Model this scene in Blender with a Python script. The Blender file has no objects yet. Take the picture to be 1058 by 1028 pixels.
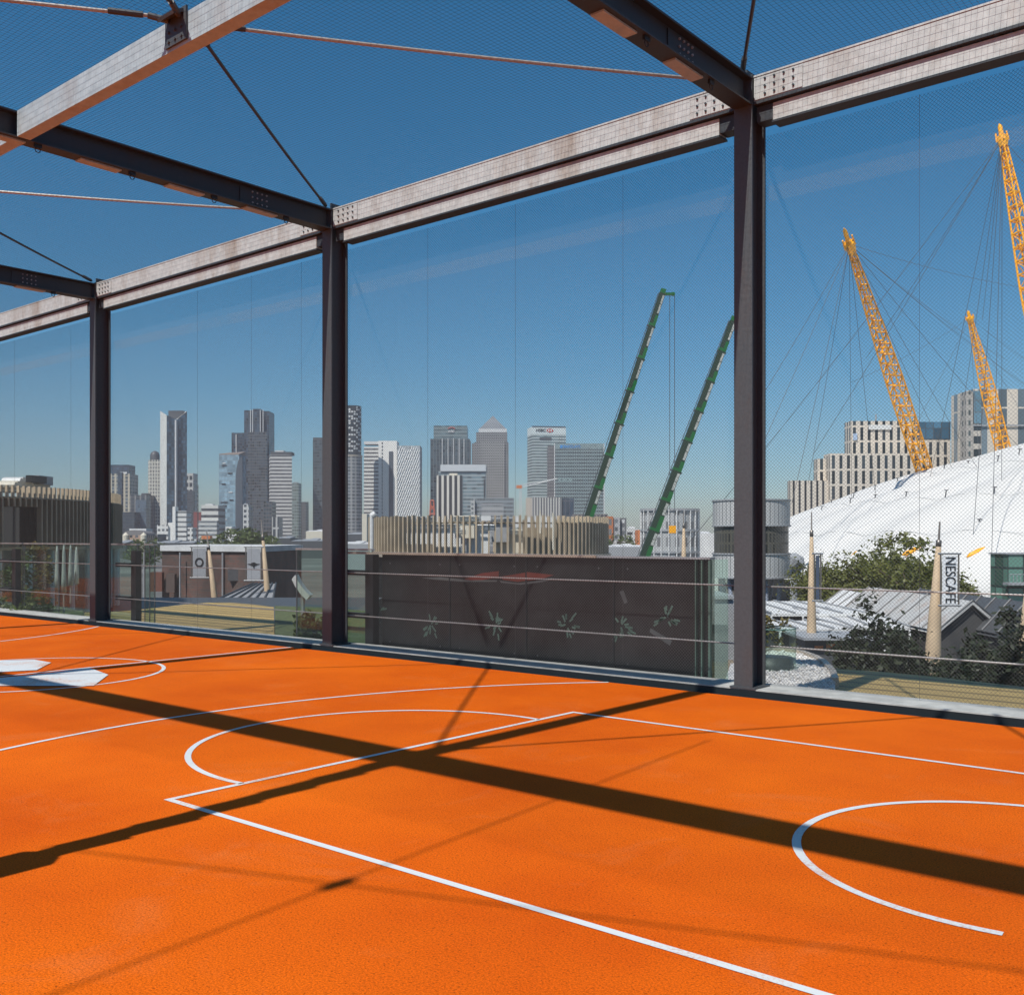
import bpy, bmesh, math, random
from mathutils import Vector, Matrix
R = math.radians
sc = bpy.context.scene
COL = sc.collection

# ------------------------------------------------------------------ camera frame
F, CX, HY = 1067.0, 529.0, 555.0          # focal length, centre and horizon of the photograph, in its pixels
CAM = Vector((0, 0, 1.9))
n_ = math.hypot(.764, .645); CA, SA = .764/n_, .645/n_
def W(x, d, z=0.0):                        # sideways, ahead (metres from the camera) -> world
    return Vector((x*CA - d*SA, x*SA + d*CA, z))
def PX(px, d, py):                         # where the photograph's pixel lies at distance d ahead
    return W((px-CX)/F*d, d, CAM.z-(py-HY)/F*d)
def XD(px, d): return ((px-CX)/F*d, d)
def ZY(py, d): return CAM.z-(py-HY)/F*d
GZ = -8.0
RIGHT = Vector((CA, SA, 0)); AHEAD = Vector((-SA, CA, 0)); UP = Vector((0, 0, 1))

# ------------------------------------------------------------------ materials
def newmat(name):
    m = bpy.data.materials.new(name); m.use_nodes = True
    nt = m.node_tree; return m, nt, nt.nodes, nt.links, nt.nodes['Principled BSDF']
def N(nodes, t, **kw):
    n = nodes.new(t)
    for k, v in kw.items(): setattr(n, k, v)
    return n
def setin(n, **kw):
    for k, v in kw.items(): n.inputs[k.replace('_', ' ')].default_value = v
    return n
def col4(c): return (c[0], c[1], c[2], 1)
def plain(name, c, rough=.6, metal=0, vary=.18, scale=6, spec=.5, bump=0, bscale=60):
    m, nt, nd, lk, p = newmat(name)
    tc = N(nd, 'ShaderNodeTexCoord')
    nz = setin(N(nd, 'ShaderNodeTexNoise'), Scale=scale, Detail=6.0, Roughness=.65)
    lk.new(tc.outputs['Object'], nz.inputs['Vector'])
    mr = setin(N(nd, 'ShaderNodeMapRange'), From_Min=.3, From_Max=.7, To_Min=1-vary, To_Max=1+vary)
    lk.new(nz.outputs['Fac'], mr.inputs['Value'])
    mx = N(nd, 'ShaderNodeVectorMath', operation='SCALE'); mx.inputs[0].default_value = c
    lk.new(mr.outputs[0], mx.inputs['Scale']); lk.new(mx.outputs[0], p.inputs['Base Color'])
    setin(p, Roughness=rough, Metallic=metal, Specular_IOR_Level=spec)
    if bump:
        nb = setin(N(nd, 'ShaderNodeTexNoise'), Scale=bscale, Detail=4.0)
        lk.new(tc.outputs['Object'], nb.inputs['Vector'])
        b = setin(N(nd, 'ShaderNodeBump'), Strength=bump, Distance=.02)
        lk.new(nb.outputs['Fac'], b.inputs['Height']); lk.new(b.outputs[0], p.inputs['Normal'])
    return m
def steel(name, c, stain, amount=.5, rough=.55, metal=.0, scale=3.0):
    m, nt, nd, lk, p = newmat(name)
    tc = N(nd, 'ShaderNodeTexCoord')
    mp = setin(N(nd, 'ShaderNodeMapping'), Scale=(1, 1, .35)); lk.new(tc.outputs['Object'], mp.inputs[0])
    a = setin(N(nd, 'ShaderNodeTexNoise'), Scale=scale, Detail=8.0, Roughness=.7); lk.new(mp.outputs[0], a.inputs['Vector'])
    b = setin(N(nd, 'ShaderNodeTexNoise'), Scale=scale*9, Detail=6.0, Roughness=.7); lk.new(tc.outputs['Object'], b.inputs['Vector'])
    r = setin(N(nd, 'ShaderNodeMapRange'), From_Min=.5, From_Max=.72, To_Min=0, To_Max=amount); lk.new(a.outputs['Fac'], r.inputs['Value'])
    mx = N(nd, 'ShaderNodeMix', data_type='RGBA'); mx.inputs[6].default_value = col4(c); mx.inputs[7].default_value = col4(stain)
    lk.new(r.outputs[0], mx.inputs[0])
    r2 = setin(N(nd, 'ShaderNodeMapRange'), From_Min=.3, From_Max=.7, To_Min=.8, To_Max=1.15); lk.new(b.outputs['Fac'], r2.inputs['Value'])
    s = N(nd, 'ShaderNodeVectorMath', operation='SCALE'); lk.new(mx.outputs[2], s.inputs[0]); lk.new(r2.outputs[0], s.inputs['Scale'])
    lk.new(s.outputs[0], p.inputs['Base Color'])
    r3 = setin(N(nd, 'ShaderNodeMapRange'), To_Min=rough-.15, To_Max=rough+.2); lk.new(b.outputs['Fac'], r3.inputs['Value'])
    lk.new(r3.outputs[0], p.inputs['Roughness']); setin(p, Metallic=metal)
    return m
def facade(name, wall, glass, fw=3.0, fh=3.8, ww=.7, wh=.55, rough=.12, vary=.5, wall2=None, seed=0.0, uoff=0.0):
    """window grid in metres on the wall's own UV: u runs round the building, v is height"""
    m, nt, nd, lk, p = newmat(name)
    uv = N(nd, 'ShaderNodeUVMap'); sp = N(nd, 'ShaderNodeSeparateXYZ'); lk.new(uv.outputs[0], sp.inputs[0])
    def M(op, a, b=None, c=None):
        n = N(nd, 'ShaderNodeMath', operation=op)
        for i, v in enumerate((a, b, c)):
            if v is None: continue
            if isinstance(v, (int, float)): n.inputs[i].default_value = v
            else: lk.new(v, n.inputs[i])
        return n.outputs[0]
    u = M('ADD', M('DIVIDE', sp.outputs[0], fw), uoff); v = M('DIVIDE', sp.outputs[1], fh)
    def band(t, w):
        f = M('FRACT', t); return M('LESS_THAN', M('ABSOLUTE', M('SUBTRACT', f, .5)), w/2)
    mask = M('MULTIPLY', band(u, ww), band(v, wh)) if ww < 1 and wh < 1 else (band(v, wh) if wh < 1 else band(u, ww))
    cb = N(nd, 'ShaderNodeCombineXYZ'); lk.new(M('FLOOR', u), cb.inputs[0]); lk.new(M('FLOOR', v), cb.inputs[1]); cb.inputs[2].default_value = seed
    wn = N(nd, 'ShaderNodeTexWhiteNoise', noise_dimensions='3D'); lk.new(cb.outputs[0], wn.inputs['Vector'])
    mr = setin(N(nd, 'ShaderNodeMapRange'), To_Min=1-vary, To_Max=1+vary); lk.new(wn.outputs['Value'], mr.inputs['Value'])
    g = N(nd, 'ShaderNodeVectorMath', operation='SCALE'); g.inputs[0].default_value = glass; lk.new(mr.outputs[0], g.inputs['Scale'])
    nz = setin(N(nd, 'ShaderNodeTexNoise'), Scale=.12, Detail=5.0); lk.new(uv.outputs[0], nz.inputs['Vector'])
    wm = N(nd, 'ShaderNodeMix', data_type='RGBA'); wm.inputs[6].default_value = col4(wall)
    wm.inputs[7].default_value = col4(wall2 or [x*.78 for x in wall]); lk.new(nz.outputs['Fac'], wm.inputs[0])
    mx = N(nd, 'ShaderNodeMix', data_type='RGBA'); lk.new(mask, mx.inputs[0]); lk.new(wm.outputs[2], mx.inputs[6]); lk.new(g.outputs[0], mx.inputs[7])
    lk.new(mx.outputs[2], p.inputs['Base Color'])
    rr = setin(N(nd, 'ShaderNodeMapRange'), To_Min=.6, To_Max=rough); lk.new(mask, rr.inputs['Value']); lk.new(rr.outputs[0], p.inputs['Roughness'])
    return m
def glassmat(name, tint, refl=.12, rough=.0, keep=1.0):
    m, nt, nd, lk, p = newmat(name)
    nd.remove(p); out = nd['Material Output']
    t = N(nd, 'ShaderNodeBsdfTransparent'); t.inputs[0].default_value = col4(tint)
    g = setin(N(nd, 'ShaderNodeBsdfGlossy'), Roughness=rough); g.inputs[0].default_value = (.9, 1, .96, 1)
    lw = setin(N(nd, 'ShaderNodeLayerWeight'), Blend=.5)
    pw = N(nd, 'ShaderNodeMath', operation='POWER'); lk.new(lw.outputs['Facing'], pw.inputs[0]); pw.inputs[1].default_value = 4.0
    rm = setin(N(nd, 'ShaderNodeMapRange'), To_Min=.03, To_Max=.75); lk.new(pw.outputs[0], rm.inputs['Value'])
    mx = N(nd, 'ShaderNodeMixShader'); lk.new(rm.outputs[0], mx.inputs[0]); lk.new(t.outputs[0], mx.inputs[1]); lk.new(g.outputs[0], mx.inputs[2])
    lk.new(mx.outputs[0], out.inputs['Surface'])
    return m
def leafmat(name, c, c2, trans=.25):
    m, nt, nd, lk, p = newmat(name)
    tc = N(nd, 'ShaderNodeTexCoord')
    nz = setin(N(nd, 'ShaderNodeTexNoise'), Scale=1.3, Detail=5.0); lk.new(tc.outputs['Object'], nz.inputs['Vector'])
    mr = setin(N(nd, 'ShaderNodeMapRange'), From_Min=.35, From_Max=.65); lk.new(nz.outputs['Fac'], mr.inputs['Value'])
    mx = N(nd, 'ShaderNodeMix', data_type='RGBA'); mx.inputs[6].default_value = col4(c); mx.inputs[7].default_value = col4(c2); lk.new(mr.outputs[0], mx.inputs[0])
    lk.new(mx.outputs[2], p.inputs['Base Color']); setin(p, Roughness=.55)
    t = N(nd, 'ShaderNodeBsdfTranslucent'); lk.new(mx.outputs[2], t.inputs[0])
    ms = N(nd, 'ShaderNodeMixShader'); ms.inputs[0].default_value = trans
    lk.new(p.outputs[0], ms.inputs[1]); lk.new(t.outputs[0], ms.inputs[2]); lk.new(ms.outputs[0], nd['Material Output'].inputs['Surface'])
    return m

# ------------------------------------------------------------------ mesh builder
class MB:
    def __init__(s): s.v = []; s.f = []; s.uv = []
    def face(s, pts, uv=None):
        i = len(s.v); s.v += [Vector(p) for p in pts]; s.f.append(tuple(range(i, i+len(pts))))
        s.uv.append(uv or [(0, 0)]*len(pts)); return s
    def obox(s, c, a, b, h):
        """box: centre c and the three half edges"""
        c, a, b, h = map(Vector, (c, a, b, h)); i = len(s.v)
        for sz in (-1, 1):
            for x, y in ((-1, -1), (1, -1), (1, 1), (-1, 1)): s.v.append(c+a*x+b*y+h*sz)
        for q in ((0, 3, 2, 1), (4, 5, 6, 7), (0, 1, 5, 4), (1, 2, 6, 5), (2, 3, 7, 6), (3, 0, 4, 7)):
            s.f.append(tuple(i+k for k in q)); s.uv.append([(0, 0)]*4)
        return s
    def box(s, x0, x1, y0, y1, z0, z1):
        return s.obox(((x0+x1)/2, (y0+y1)/2, (z0+z1)/2), ((x1-x0)/2, 0, 0), (0, (y1-y0)/2, 0), (0, 0, (z1-z0)/2))
    def cbox(s, x0, x1, d0, d1, z0, z1):        # box squared to the camera's own frame (sideways, ahead)
        c = W((x0+x1)/2, (d0+d1)/2, (z0+z1)/2)
        return s.obox(c, RIGHT*((x1-x0)/2), AHEAD*((d1-d0)/2), UP*((z1-z0)/2))
    def tube(s, pts, r, n=6, cap=True):
        pts = [Vector(p) for p in pts]; rs = r if isinstance(r, (list, tuple)) else [r]*len(pts)
        rings = []
        for k, p in enumerate(pts):
            t = (pts[min(k+1, len(pts)-1)]-pts[max(k-1, 0)]).normalized()
            a = t.cross(Vector((0, 0, 1)) if abs(t.z) < .95 else Vector((1, 0, 0))).normalized(); b = t.cross(a)
            i = len(s.v); rings.append(i)
            for j in range(n):
                w = 2*math.pi*j/n; s.v.append(p+(a*math.cos(w)+b*math.sin(w))*rs[k])
        for k in range(len(pts)-1):
            for j in range(n):
                j2 = (j+1) % n
                s.f.append((rings[k]+j, rings[k]+j2, rings[k+1]+j2, rings[k+1]+j)); s.uv.append([(0, 0)]*4)
        if cap:
            s.f.append(tuple(rings[0]+j for j in range(n))); s.uv.append([(0, 0)]*n)
            s.f.append(tuple(rings[-1]+j for j in reversed(range(n)))); s.uv.append([(0, 0)]*n)
        return s
    def prism(s, foot, z0, z1, top=True, bottom=False, u0=0.0, v0=None):
        """upright walls over a footprint of world xy points (z1: one height or one per corner)"""
        n = len(foot); u = u0; zt = z1 if isinstance(z1, (list, tuple)) else [z1]*n; vb = z0 if v0 is None else v0
        area = sum(foot[i][0]*foot[(i+1) % n][1]-foot[(i+1) % n][0]*foot[i][1] for i in range(n))
        idx = list(range(n)) if area > 0 else list(reversed(range(n)))
        for q in range(n):
            i, j = idx[q], idx[(q+1) % n]
            a, b = foot[i], foot[j]; L = math.hypot(b[0]-a[0], b[1]-a[1])
            s.face([(a[0], a[1], z0), (b[0], b[1], z0), (b[0], b[1], zt[j]), (a[0], a[1], zt[i])],
                   [(u, z0-vb), (u+L, z0-vb), (u+L, zt[j]-vb), (u, zt[i]-vb)]); u += L
        if top: s.face([(foot[i][0], foot[i][1], zt[i]) for i in idx])
        if bottom: s.face([(foot[i][0], foot[i][1], z0) for i in reversed(idx)])
        return s
    def lathe(s, c, prof, n=32, a0=0.0, a1=2*math.pi):
        full = abs(a1-a0-2*math.pi) < 1e-6; m = n if full else n+1; i = len(s.v)
        for r, z in prof:
            for k in range(m):
                w = a0+(a1-a0)*k/n; s.v.append(Vector((c[0]+r*math.cos(w), c[1]+r*math.sin(w), z)))
        for q in range(len(prof)-1):
            for k in range(n):
                k2 = (k+1) % m
                s.f.append((i+q*m+k, i+q*m+k2, i+(q+1)*m+k2, i+(q+1)*m+k))
                rr = max(prof[q][0], .1)
                s.uv.append([(rr*(a1-a0)*k/n, prof[q][1]), (rr*(a1-a0)*(k+1)/n, prof[q][1]), (rr*(a1-a0)*(k+1)/n, prof[q+1][1]), (rr*(a1-a0)*k/n, prof[q+1][1])])
        return s
    def ribbon(s, pts, w, z=None):
        pts = [Vector(p) for p in pts]; L = []
        for k, p in enumerate(pts):
            t0 = (p-pts[k-1]).normalized() if k else None
            t1 = (pts[k+1]-p).normalized() if k < len(pts)-1 else None
            t = (t0+t1).normalized() if t0 and t1 else (t0 or t1)
            nn = Vector((-t.y, t.x, 0)); k_ = 1/max(.3, (nn.dot(Vector((-t1.y, t1.x, 0))) if t1 else 1))
            L.append((p-nn*w/2*k_, p+nn*w/2*k_))
        for k in range(len(L)-1): s.face([L[k][0], L[k+1][0], L[k+1][1], L[k][1]])
        return s
    def build(s, name, mat, parent=None, smooth=False, recalc=True):
        me = bpy.data.meshes.new(name)
        off = wloc(parent) if parent else Vector((0, 0, 0))
        me.from_pydata([tuple(v-off) for v in s.v], [], s.f)
        lay = me.uv_layers.new(name='UVMap')
        flat = [c for f in s.uv for uv in f for c in uv]
        lay.data.foreach_set('uv', flat)
        me.materials.append(mat)
        if 5 < len(s.f) < 9000 and recalc:
            bm = bmesh.new(); bm.from_mesh(me); bmesh.ops.recalc_face_normals(bm, faces=bm.faces); bm.to_mesh(me); bm.free()
        if smooth: me.polygons.foreach_set('use_smooth', [True]*len(me.polygons))
        me.update()
        o = bpy.data.objects.new(name, me); COL.objects.link(o)
        if parent: o.parent = parent
        return o
def wloc(o):
    p = Vector(o.location)
    while o.parent: o = o.parent; p = p+Vector(o.location)
    return p
def tag(o, label=None, cat=None, group=None, kind=None):
    for k, v in (('label', label), ('category', cat), ('group', group), ('kind', kind)):
        if v: o[k] = v
    return o
def thing(name, label, cat, loc=(0, 0, 0), group=None):
    o = bpy.data.objects.new(name, None); o.empty_display_size = .3; COL.objects.link(o); o.location = loc
    return tag(o, label, cat, group)
def struct(name, mb, mat, smooth=False): return tag(mb.build(name, mat, None, smooth), kind='structure')
def one(name, mb, mat, label, cat, group=None, smooth=False): return tag(mb.build(name, mat, None, smooth), label, cat, group)
def text(s, name, size, origin, xdir, up, mat, parent, depth=.02, squash=1.0, bold=0.0):
    cu = bpy.data.curves.new(name, 'FONT'); cu.body = s; cu.size = size; cu.extrude = depth; cu.offset = bold; cu.align_x = 'CENTER'; cu.align_y = 'CENTER'
    t = bpy.data.objects.new(name, cu); me = bpy.data.meshes.new_from_object(t); bpy.data.objects.remove(t)
    x = Vector(xdir).normalized(); y = Vector(up).normalized(); z = x.cross(y)
    mtx = Matrix((x*squash, y, z)).transposed().to_4x4(); mtx.translation = Vector(origin)-(wloc(parent) if parent else Vector())
    me.transform(mtx); me.materials.clear(); me.materials.append(mat)
    o = bpy.data.objects.new(name, me); COL.objects.link(o); o.parent = parent
    return o
rng = random.Random(7)

# ------------------------------------------------------------------ material library
def court_material():
    m, nt, nd, lk, p = newmat('orange_court_rubber')
    tc = N(nd, 'ShaderNodeTexCoord')
    a = setin(N(nd, 'ShaderNodeTexNoise'), Scale=95.0, Detail=3.0, Roughness=.8); lk.new(tc.outputs['Object'], a.inputs['Vector'])
    b = setin(N(nd, 'ShaderNodeTexNoise'), Scale=.35, Detail=7.0, Roughness=.62); lk.new(tc.outputs['Object'], b.inputs['Vector'])
    c = setin(N(nd, 'ShaderNodeTexNoise'), Scale=70.0, Detail=2.0, Roughness=.6); lk.new(tc.outputs['Object'], c.inputs['Vector'])
    r = N(nd, 'ShaderNodeValToRGB'); lk.new(b.outputs['Fac'], r.inputs[0])
    r.color_ramp.elements[0].position = .3; r.color_ramp.elements[0].color = (.55, .077, .002, 1)
    r.color_ramp.elements[1].position = .7; r.color_ramp.elements[1].color = (.75, .140, .004, 1)
    m1 = setin(N(nd, 'ShaderNodeMapRange'), From_Min=.32, From_Max=.62, To_Min=.52, To_Max=1.18); lk.new(a.outputs['Fac'], m1.inputs['Value'])
    m2 = setin(N(nd, 'ShaderNodeMapRange'), From_Min=.60, From_Max=.70, To_Min=1.0, To_Max=.35); lk.new(c.outputs['Fac'], m2.inputs['Value'])
    dn = setin(N(nd, 'ShaderNodeTexNoise'), Scale=.9, Detail=9.0, Roughness=.7, Distortion=.8); lk.new(tc.outputs['Object'], dn.inputs['Vector'])
    dr_ = setin(N(nd, 'ShaderNodeMapRange'), From_Min=.54, From_Max=.74, To_Min=0, To_Max=.22); lk.new(dn.outputs['Fac'], dr_.inputs['Value'])
    mp = setin(N(nd, 'ShaderNodeMapping'), Scale=(.5, 9, 1), Rotation=(0, 0, .5)); lk.new(tc.outputs['Object'], mp.inputs[0])
    sn = setin(N(nd, 'ShaderNodeTexNoise'), Scale=1.0, Detail=6.0, Roughness=.6); lk.new(mp.outputs[0], sn.inputs['Vector'])
    sr_ = setin(N(nd, 'ShaderNodeMapRange'), From_Min=.66, From_Max=.76, To_Min=1, To_Max=.80); lk.new(sn.outputs['Fac'], sr_.inputs['Value'])
    m3 = N(nd, 'ShaderNodeMath', operation='MULTIPLY'); lk.new(m1.outputs[0], m3.inputs[0]); lk.new(m2.outputs[0], m3.inputs[1])
    s = N(nd, 'ShaderNodeVectorMath', operation='SCALE'); dm = N(nd, 'ShaderNodeMix', data_type='RGBA'); lk.new(dr_.outputs[0], dm.inputs[0]); lk.new(r.outputs[0], dm.inputs[6]); dm.inputs[7].default_value = (.62, .24, .09, 1)
    m4 = N(nd, 'ShaderNodeMath', operation='MULTIPLY'); lk.new(m3.outputs[0], m4.inputs[0]); lk.new(sr_.outputs[0], m4.inputs[1])
    lk.new(dm.outputs[2], s.inputs[0]); lk.new(m4.outputs[0], s.inputs['Scale'])
    lk.new(s.outputs[0], p.inputs['Base Color']); setin(p, Roughness=.9, Specular_IOR_Level=.08)
    bp = setin(N(nd, 'ShaderNodeBump'), Strength=.5, Distance=.004); lk.new(a.outputs['Fac'], bp.inputs['Height']); lk.new(bp.outputs[0], p.inputs['Normal'])
    return m
def worn_paint():
    m, nt, nd, lk, p = newmat('worn_white_court_paint')
    tc = N(nd, 'ShaderNodeTexCoord')
    a = setin(N(nd, 'ShaderNodeTexNoise'), Scale=45.0, Detail=6.0, Roughness=.75); lk.new(tc.outputs['Object'], a.inputs['Vector'])
    b = setin(N(nd, 'ShaderNodeTexNoise'), Scale=1.3, Detail=5.0); lk.new(tc.outputs['Object'], b.inputs['Vector'])
    ad = N(nd, 'ShaderNodeMath', operation='ADD'); lk.new(a.outputs['Fac'], ad.inputs[0]); lk.new(b.outputs['Fac'], ad.inputs[1])
    r = setin(N(nd, 'ShaderNodeMapRange'), From_Min=1.04, From_Max=1.24, To_Min=0, To_Max=.7); lk.new(ad.outputs[0], r.inputs['Value'])
    mx = N(nd, 'ShaderNodeMix', data_type='RGBA'); lk.new(r.outputs[0], mx.inputs[0]); mx.inputs[6].default_value = (.58, .60, .60, 1); mx.inputs[7].default_value = (.52, .20, .08, 1)
    lk.new(mx.outputs[2], p.inputs['Base Color']); setin(p, Roughness=.8); return m
def deck_material():
    m, nt, nd, lk, p = newmat('ochre_deck_boards')
    tc = N(nd, 'ShaderNodeTexCoord'); sp = N(nd, 'ShaderNodeSeparateXYZ'); lk.new(tc.outputs['Object'], sp.inputs[0])
    def M(op, a, b):
        n = N(nd, 'ShaderNodeMath', operation=op)
        for i, v in enumerate((a, b)):
            if isinstance(v, (int, float)): n.inputs[i].default_value = v
            else: lk.new(v, n.inputs[i])
        return n.outputs[0]
    t = M('DIVIDE', sp.outputs[1], .55); fr = M('FRACT', t, 0); gap = M('LESS_THAN', fr, .26)
    wn = N(nd, 'ShaderNodeTexWhiteNoise', noise_dimensions='1D'); lk.new(M('FLOOR', t, 0), wn.inputs['W'])
    mr = setin(N(nd, 'ShaderNodeMapRange'), To_Min=.85, To_Max=1.12); lk.new(wn.outputs['Value'], mr.inputs['Value'])
    mx = N(nd, 'ShaderNodeMix', data_type='RGBA'); mx.inputs[6].default_value = (.43, .30, .105, 1); mx.inputs[7].default_value = (.21, .145, .05, 1); lk.new(gap, mx.inputs[0])
    s = N(nd, 'ShaderNodeVectorMath', operation='SCALE'); lk.new(mx.outputs[2], s.inputs[0]); lk.new(mr.outputs[0], s.inputs['Scale'])
    lk.new(s.outputs[0], p.inputs['Base Color']); setin(p, Roughness=.7)
    return m
def brick_material(name, c1, c2, mortar, scale=1.0):
    m, nt, nd, lk, p = newmat(name)
    uv = N(nd, 'ShaderNodeUVMap')
    b = setin(N(nd, 'ShaderNodeTexBrick'), Scale=scale, Mortar_Size=.012, Brick_Width=.45, Row_Height=.15)
    b.inputs['Color1'].default_value = col4(c1); b.inputs['Color2'].default_value = col4(c2); b.inputs['Mortar'].default_value = col4(mortar)
    lk.new(uv.outputs[0], b.inputs['Vector'])
    nz = setin(N(nd, 'ShaderNodeTexNoise'), Scale=.5, Detail=6.0); lk.new(uv.outputs[0], nz.inputs['Vector'])
    mr = setin(N(nd, 'ShaderNodeMapRange'), From_Min=.3, From_Max=.7, To_Min=.6, To_Max=1.4); lk.new(nz.outputs['Fac'], mr.inputs['Value'])
    s = N(nd, 'ShaderNodeVectorMath', operation='SCALE'); lk.new(b.outputs['Color'], s.inputs[0]); lk.new(mr.outputs[0], s.inputs['Scale'])
    lk.new(s.outputs[0], p.inputs['Base Color']); setin(p, Roughness=.85)
    return m
MT = dict(
    court=court_material(), deck=deck_material(),
    paint=worn_paint(),
    post=steel('weathered_post_steel', (.058, .066, .072), (.07, .055, .05), .6, .5),
    dark=steel('dark_beam_steel', (.030, .037, .044), (.045, .035, .03), .6, .5),
    pale=steel('pale_galvanised_beam', (.44, .465, .45), (.26, .205, .155), .85, .5, scale=1.3),
    purlin=steel('blue_grey_purlin_paint', (.37, .44, .465), (.30, .25, .21), .6, .45, scale=1.0),
    cable=plain('dark_steel_cable', (.06, .05, .045), .5, .3),
    sunlit_strand=plain('sunlit_wire_rope', (.34, .33, .30), .4, .2, vary=.35, scale=40),  # brace ropes facing the sun; that light is put into the colour
    wire=plain('rail_wire', (.40, .38, .36), .35, .4),
    net=plain('black_net_cord', (.062, .062, .062), .7, vary=.1),
    rnet=plain('black_roof_net_cord', (.022, .022, .024), .7, vary=.1),
    hem=plain('pale_net_cord', (.42, .44, .46), .7, vary=.1),
    kerb=plain('pale_kerb_stone', (.40, .40, .375), .8, vary=.25, scale=4, bump=.2),
    strip=plain('dark_teal_drain_channel', (.004, .009, .012), .6),
    ground=plain('asphalt_and_yards', (.13, .125, .115), .9, vary=.6, scale=.03),
    panel=plain('dark_bronze_mesh_panel', (.015, .016, .0165), .35, vary=.85, scale=.9, spec=.4),
    black=plain('black_steel', (.012, .014, .016), .5),
    cap=plain('bronze_rail_cap', (.40, .34, .27), .4, .2),
    glass=glassmat('green_tint_glass', (.80, .90, .85), .14),
    clear=glassmat('clear_glass', (.86, .92, .89), .12),
    gedge=plain('green_glass_edge', (.08, .20, .16), .15),
    decal=plain('pale_green_decal', (.085, .15, .12), .5),
    fin=plain('bronze_fin', (.42, .335, .23), .5, vary=.25, scale=.8),
    findark=plain('brown_fin', (.30, .24, .165), .55, vary=.25, scale=.8),
    drum=plain('dark_glazed_drum', (.02, .022, .022), .15),
    white=plain('white_paint', (.64, .64, .62), .55, vary=.08),
    cream=plain('cream_paint', (.62, .57, .46), .6, vary=.12),
    grey=plain('mid_grey_metal', (.30, .31, .32), .5, vary=.15),
    dgrey=plain('charcoal_metal', (.07, .075, .08), .5, vary=.2),
    roof=plain('pale_roofing', (.58, .58, .57), .7, vary=.15, scale=.5),
    yellow=plain('mast_yellow_paint', (.90, .39, .004), .45, vary=.10),
    green=plain('crane_green_paint', (.006, .115, .022), .4, vary=.15),
    orange=plain('orange_cladding', (.60, .19, .06), .6),
    chip=plain('worn_white_boom_marking', (.36, .37, .34), .6, vary=.35, scale=3),
    boom=plain('dark_boom_paint', (.014, .034, .018), .5),
    red=plain('red_paint', (.50, .05, .03), .5),
    blue=plain('sky_blue_sign', (.03, .26, .62), .4),
    ink=plain('black_lettering', (.02, .02, .022), .5),
    timber=plain('pale_timber_mast', (.47, .35, .225), .65, vary=.15, scale=1.5),
    tip=plain('metal_mast_tip', (.20, .18, .16), .4, .6),
    banner=plain('white_banner_cloth', (.72, .73, .74), .8, vary=.06),
    gbanner=plain('grey_banner_cloth', (.33, .34, .36), .8, vary=.08),
    gravel=plain('white_gravel', (.60, .58, .55), .9, vary=.5, scale=14, bump=.8, bscale=25),
    soil=plain('dark_planter_soil', (.05, .04, .03), .9),
    grass=plain('lawn_green', (.085, .105, .035), .9, vary=.4, scale=5, bump=.6, bscale=40),
    bark=plain('bark', (.10, .07, .05), .9, vary=.3),
    leaf_olive=leafmat('olive_leaves', (.085, .105, .015), (.15, .155, .03)),
    leaf_dark=leafmat('dark_leaves', (.012, .022, .008), (.032, .042, .014)),
    leaf_mid=leafmat('green_leaves', (.06, .095, .02), (.11, .14, .035)),
    leaf_gold=leafmat('yellowing_leaves', (.20, .14, .025), (.09, .09, .02)),
    brick=brick_material('dark_brick', (.075, .052, .044), (.12, .055, .042), (.09, .08, .07)),
)

# ------------------------------------------------------------------ the court
ORX, BACK = 16.0, -14.0
FRONT = 11.36                        # near edge of the kerb
struct('court', MB().face([(-46, BACK, 0), (ORX, BACK, 0), (ORX, FRONT-.20, 0), (-46, FRONT-.20, 0)]), MT['court'])
struct('drain_channel', MB().face([(-46, FRONT-.20, -.02), (ORX, FRONT-.20, -.02), (ORX, FRONT, -.02), (-46, FRONT, -.02)]).face([(-46, FRONT-.20, -.02), (-46, FRONT-.20, 0), (ORX, FRONT-.20, 0), (ORX, FRONT-.20, -.02)]), MT['strip'])
struct('kerb', MB().box(-46, ORX, FRONT, FRONT+.60, -.3, .07), MT['kerb'])
struct('kerb_face', MB().box(-46, ORX, FRONT-.014, FRONT-.002, -.02, .056), MT['strip'])
def arc(c, r, a0, a1, n=48): return [(c[0]+r*math.cos(R(a0+(a1-a0)*k/n)), c[1]+r*math.sin(R(a0+(a1-a0)*k/n)), .004) for k in range(n+1)]
LW = .055
LX, L0, L1 = -6.72, 4.11, 8.99
mk = MB().ribbon([(0, L0, .004), (LX, L0, .004), (LX, L1, .004), (0, L1, .004)], LW)
struct('lane_marking', mk, MT['paint'])
struct('free_throw_arc_marking', MB().ribbon(arc((LX-.2, 6.57), 1.84, 84, 276), LW), MT['paint'])
struct('three_point_marking', MB().ribbon(arc((-2.6, 6.2), 7.15, 136.2, 235), LW), MT['paint'])
struct('far_three_point_marking', MB().ribbon(arc((-26.1, 6.2), 7.15, 43.6, -60), LW), MT['paint'])
struct('no_charge_marking', MB().ribbon(arc((-1.58, 6.62), 1.34, 68, 278), LW), MT['paint'])
struct('centre_line_marking', MB().ribbon([(-14.42, BACK, .004), (-14.42, FRONT-.2, .004)], LW), MT['paint'])
struct('centre_circle_marking', MB().ribbon(arc((-14.5, 6.63), 1.84, 0, 360, 72), LW, ), MT['paint'])
pm = MB()
pm.face([(x, y, .009) for x, y in ((-16.0, 6.6), (-15.0, 6.1), (-14.68, 6.88), (-15.38, 7.43), (-15.95, 7.44), (-16.22, 7.05))])
pm.face([(x, y, .009) for x, y in ((-14.25, 5.9), (-13.48, 5.84), (-12.57, 6.62), (-13.42, 7.28), (-14.36, 7.50), (-14.22, 6.6))])
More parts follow.
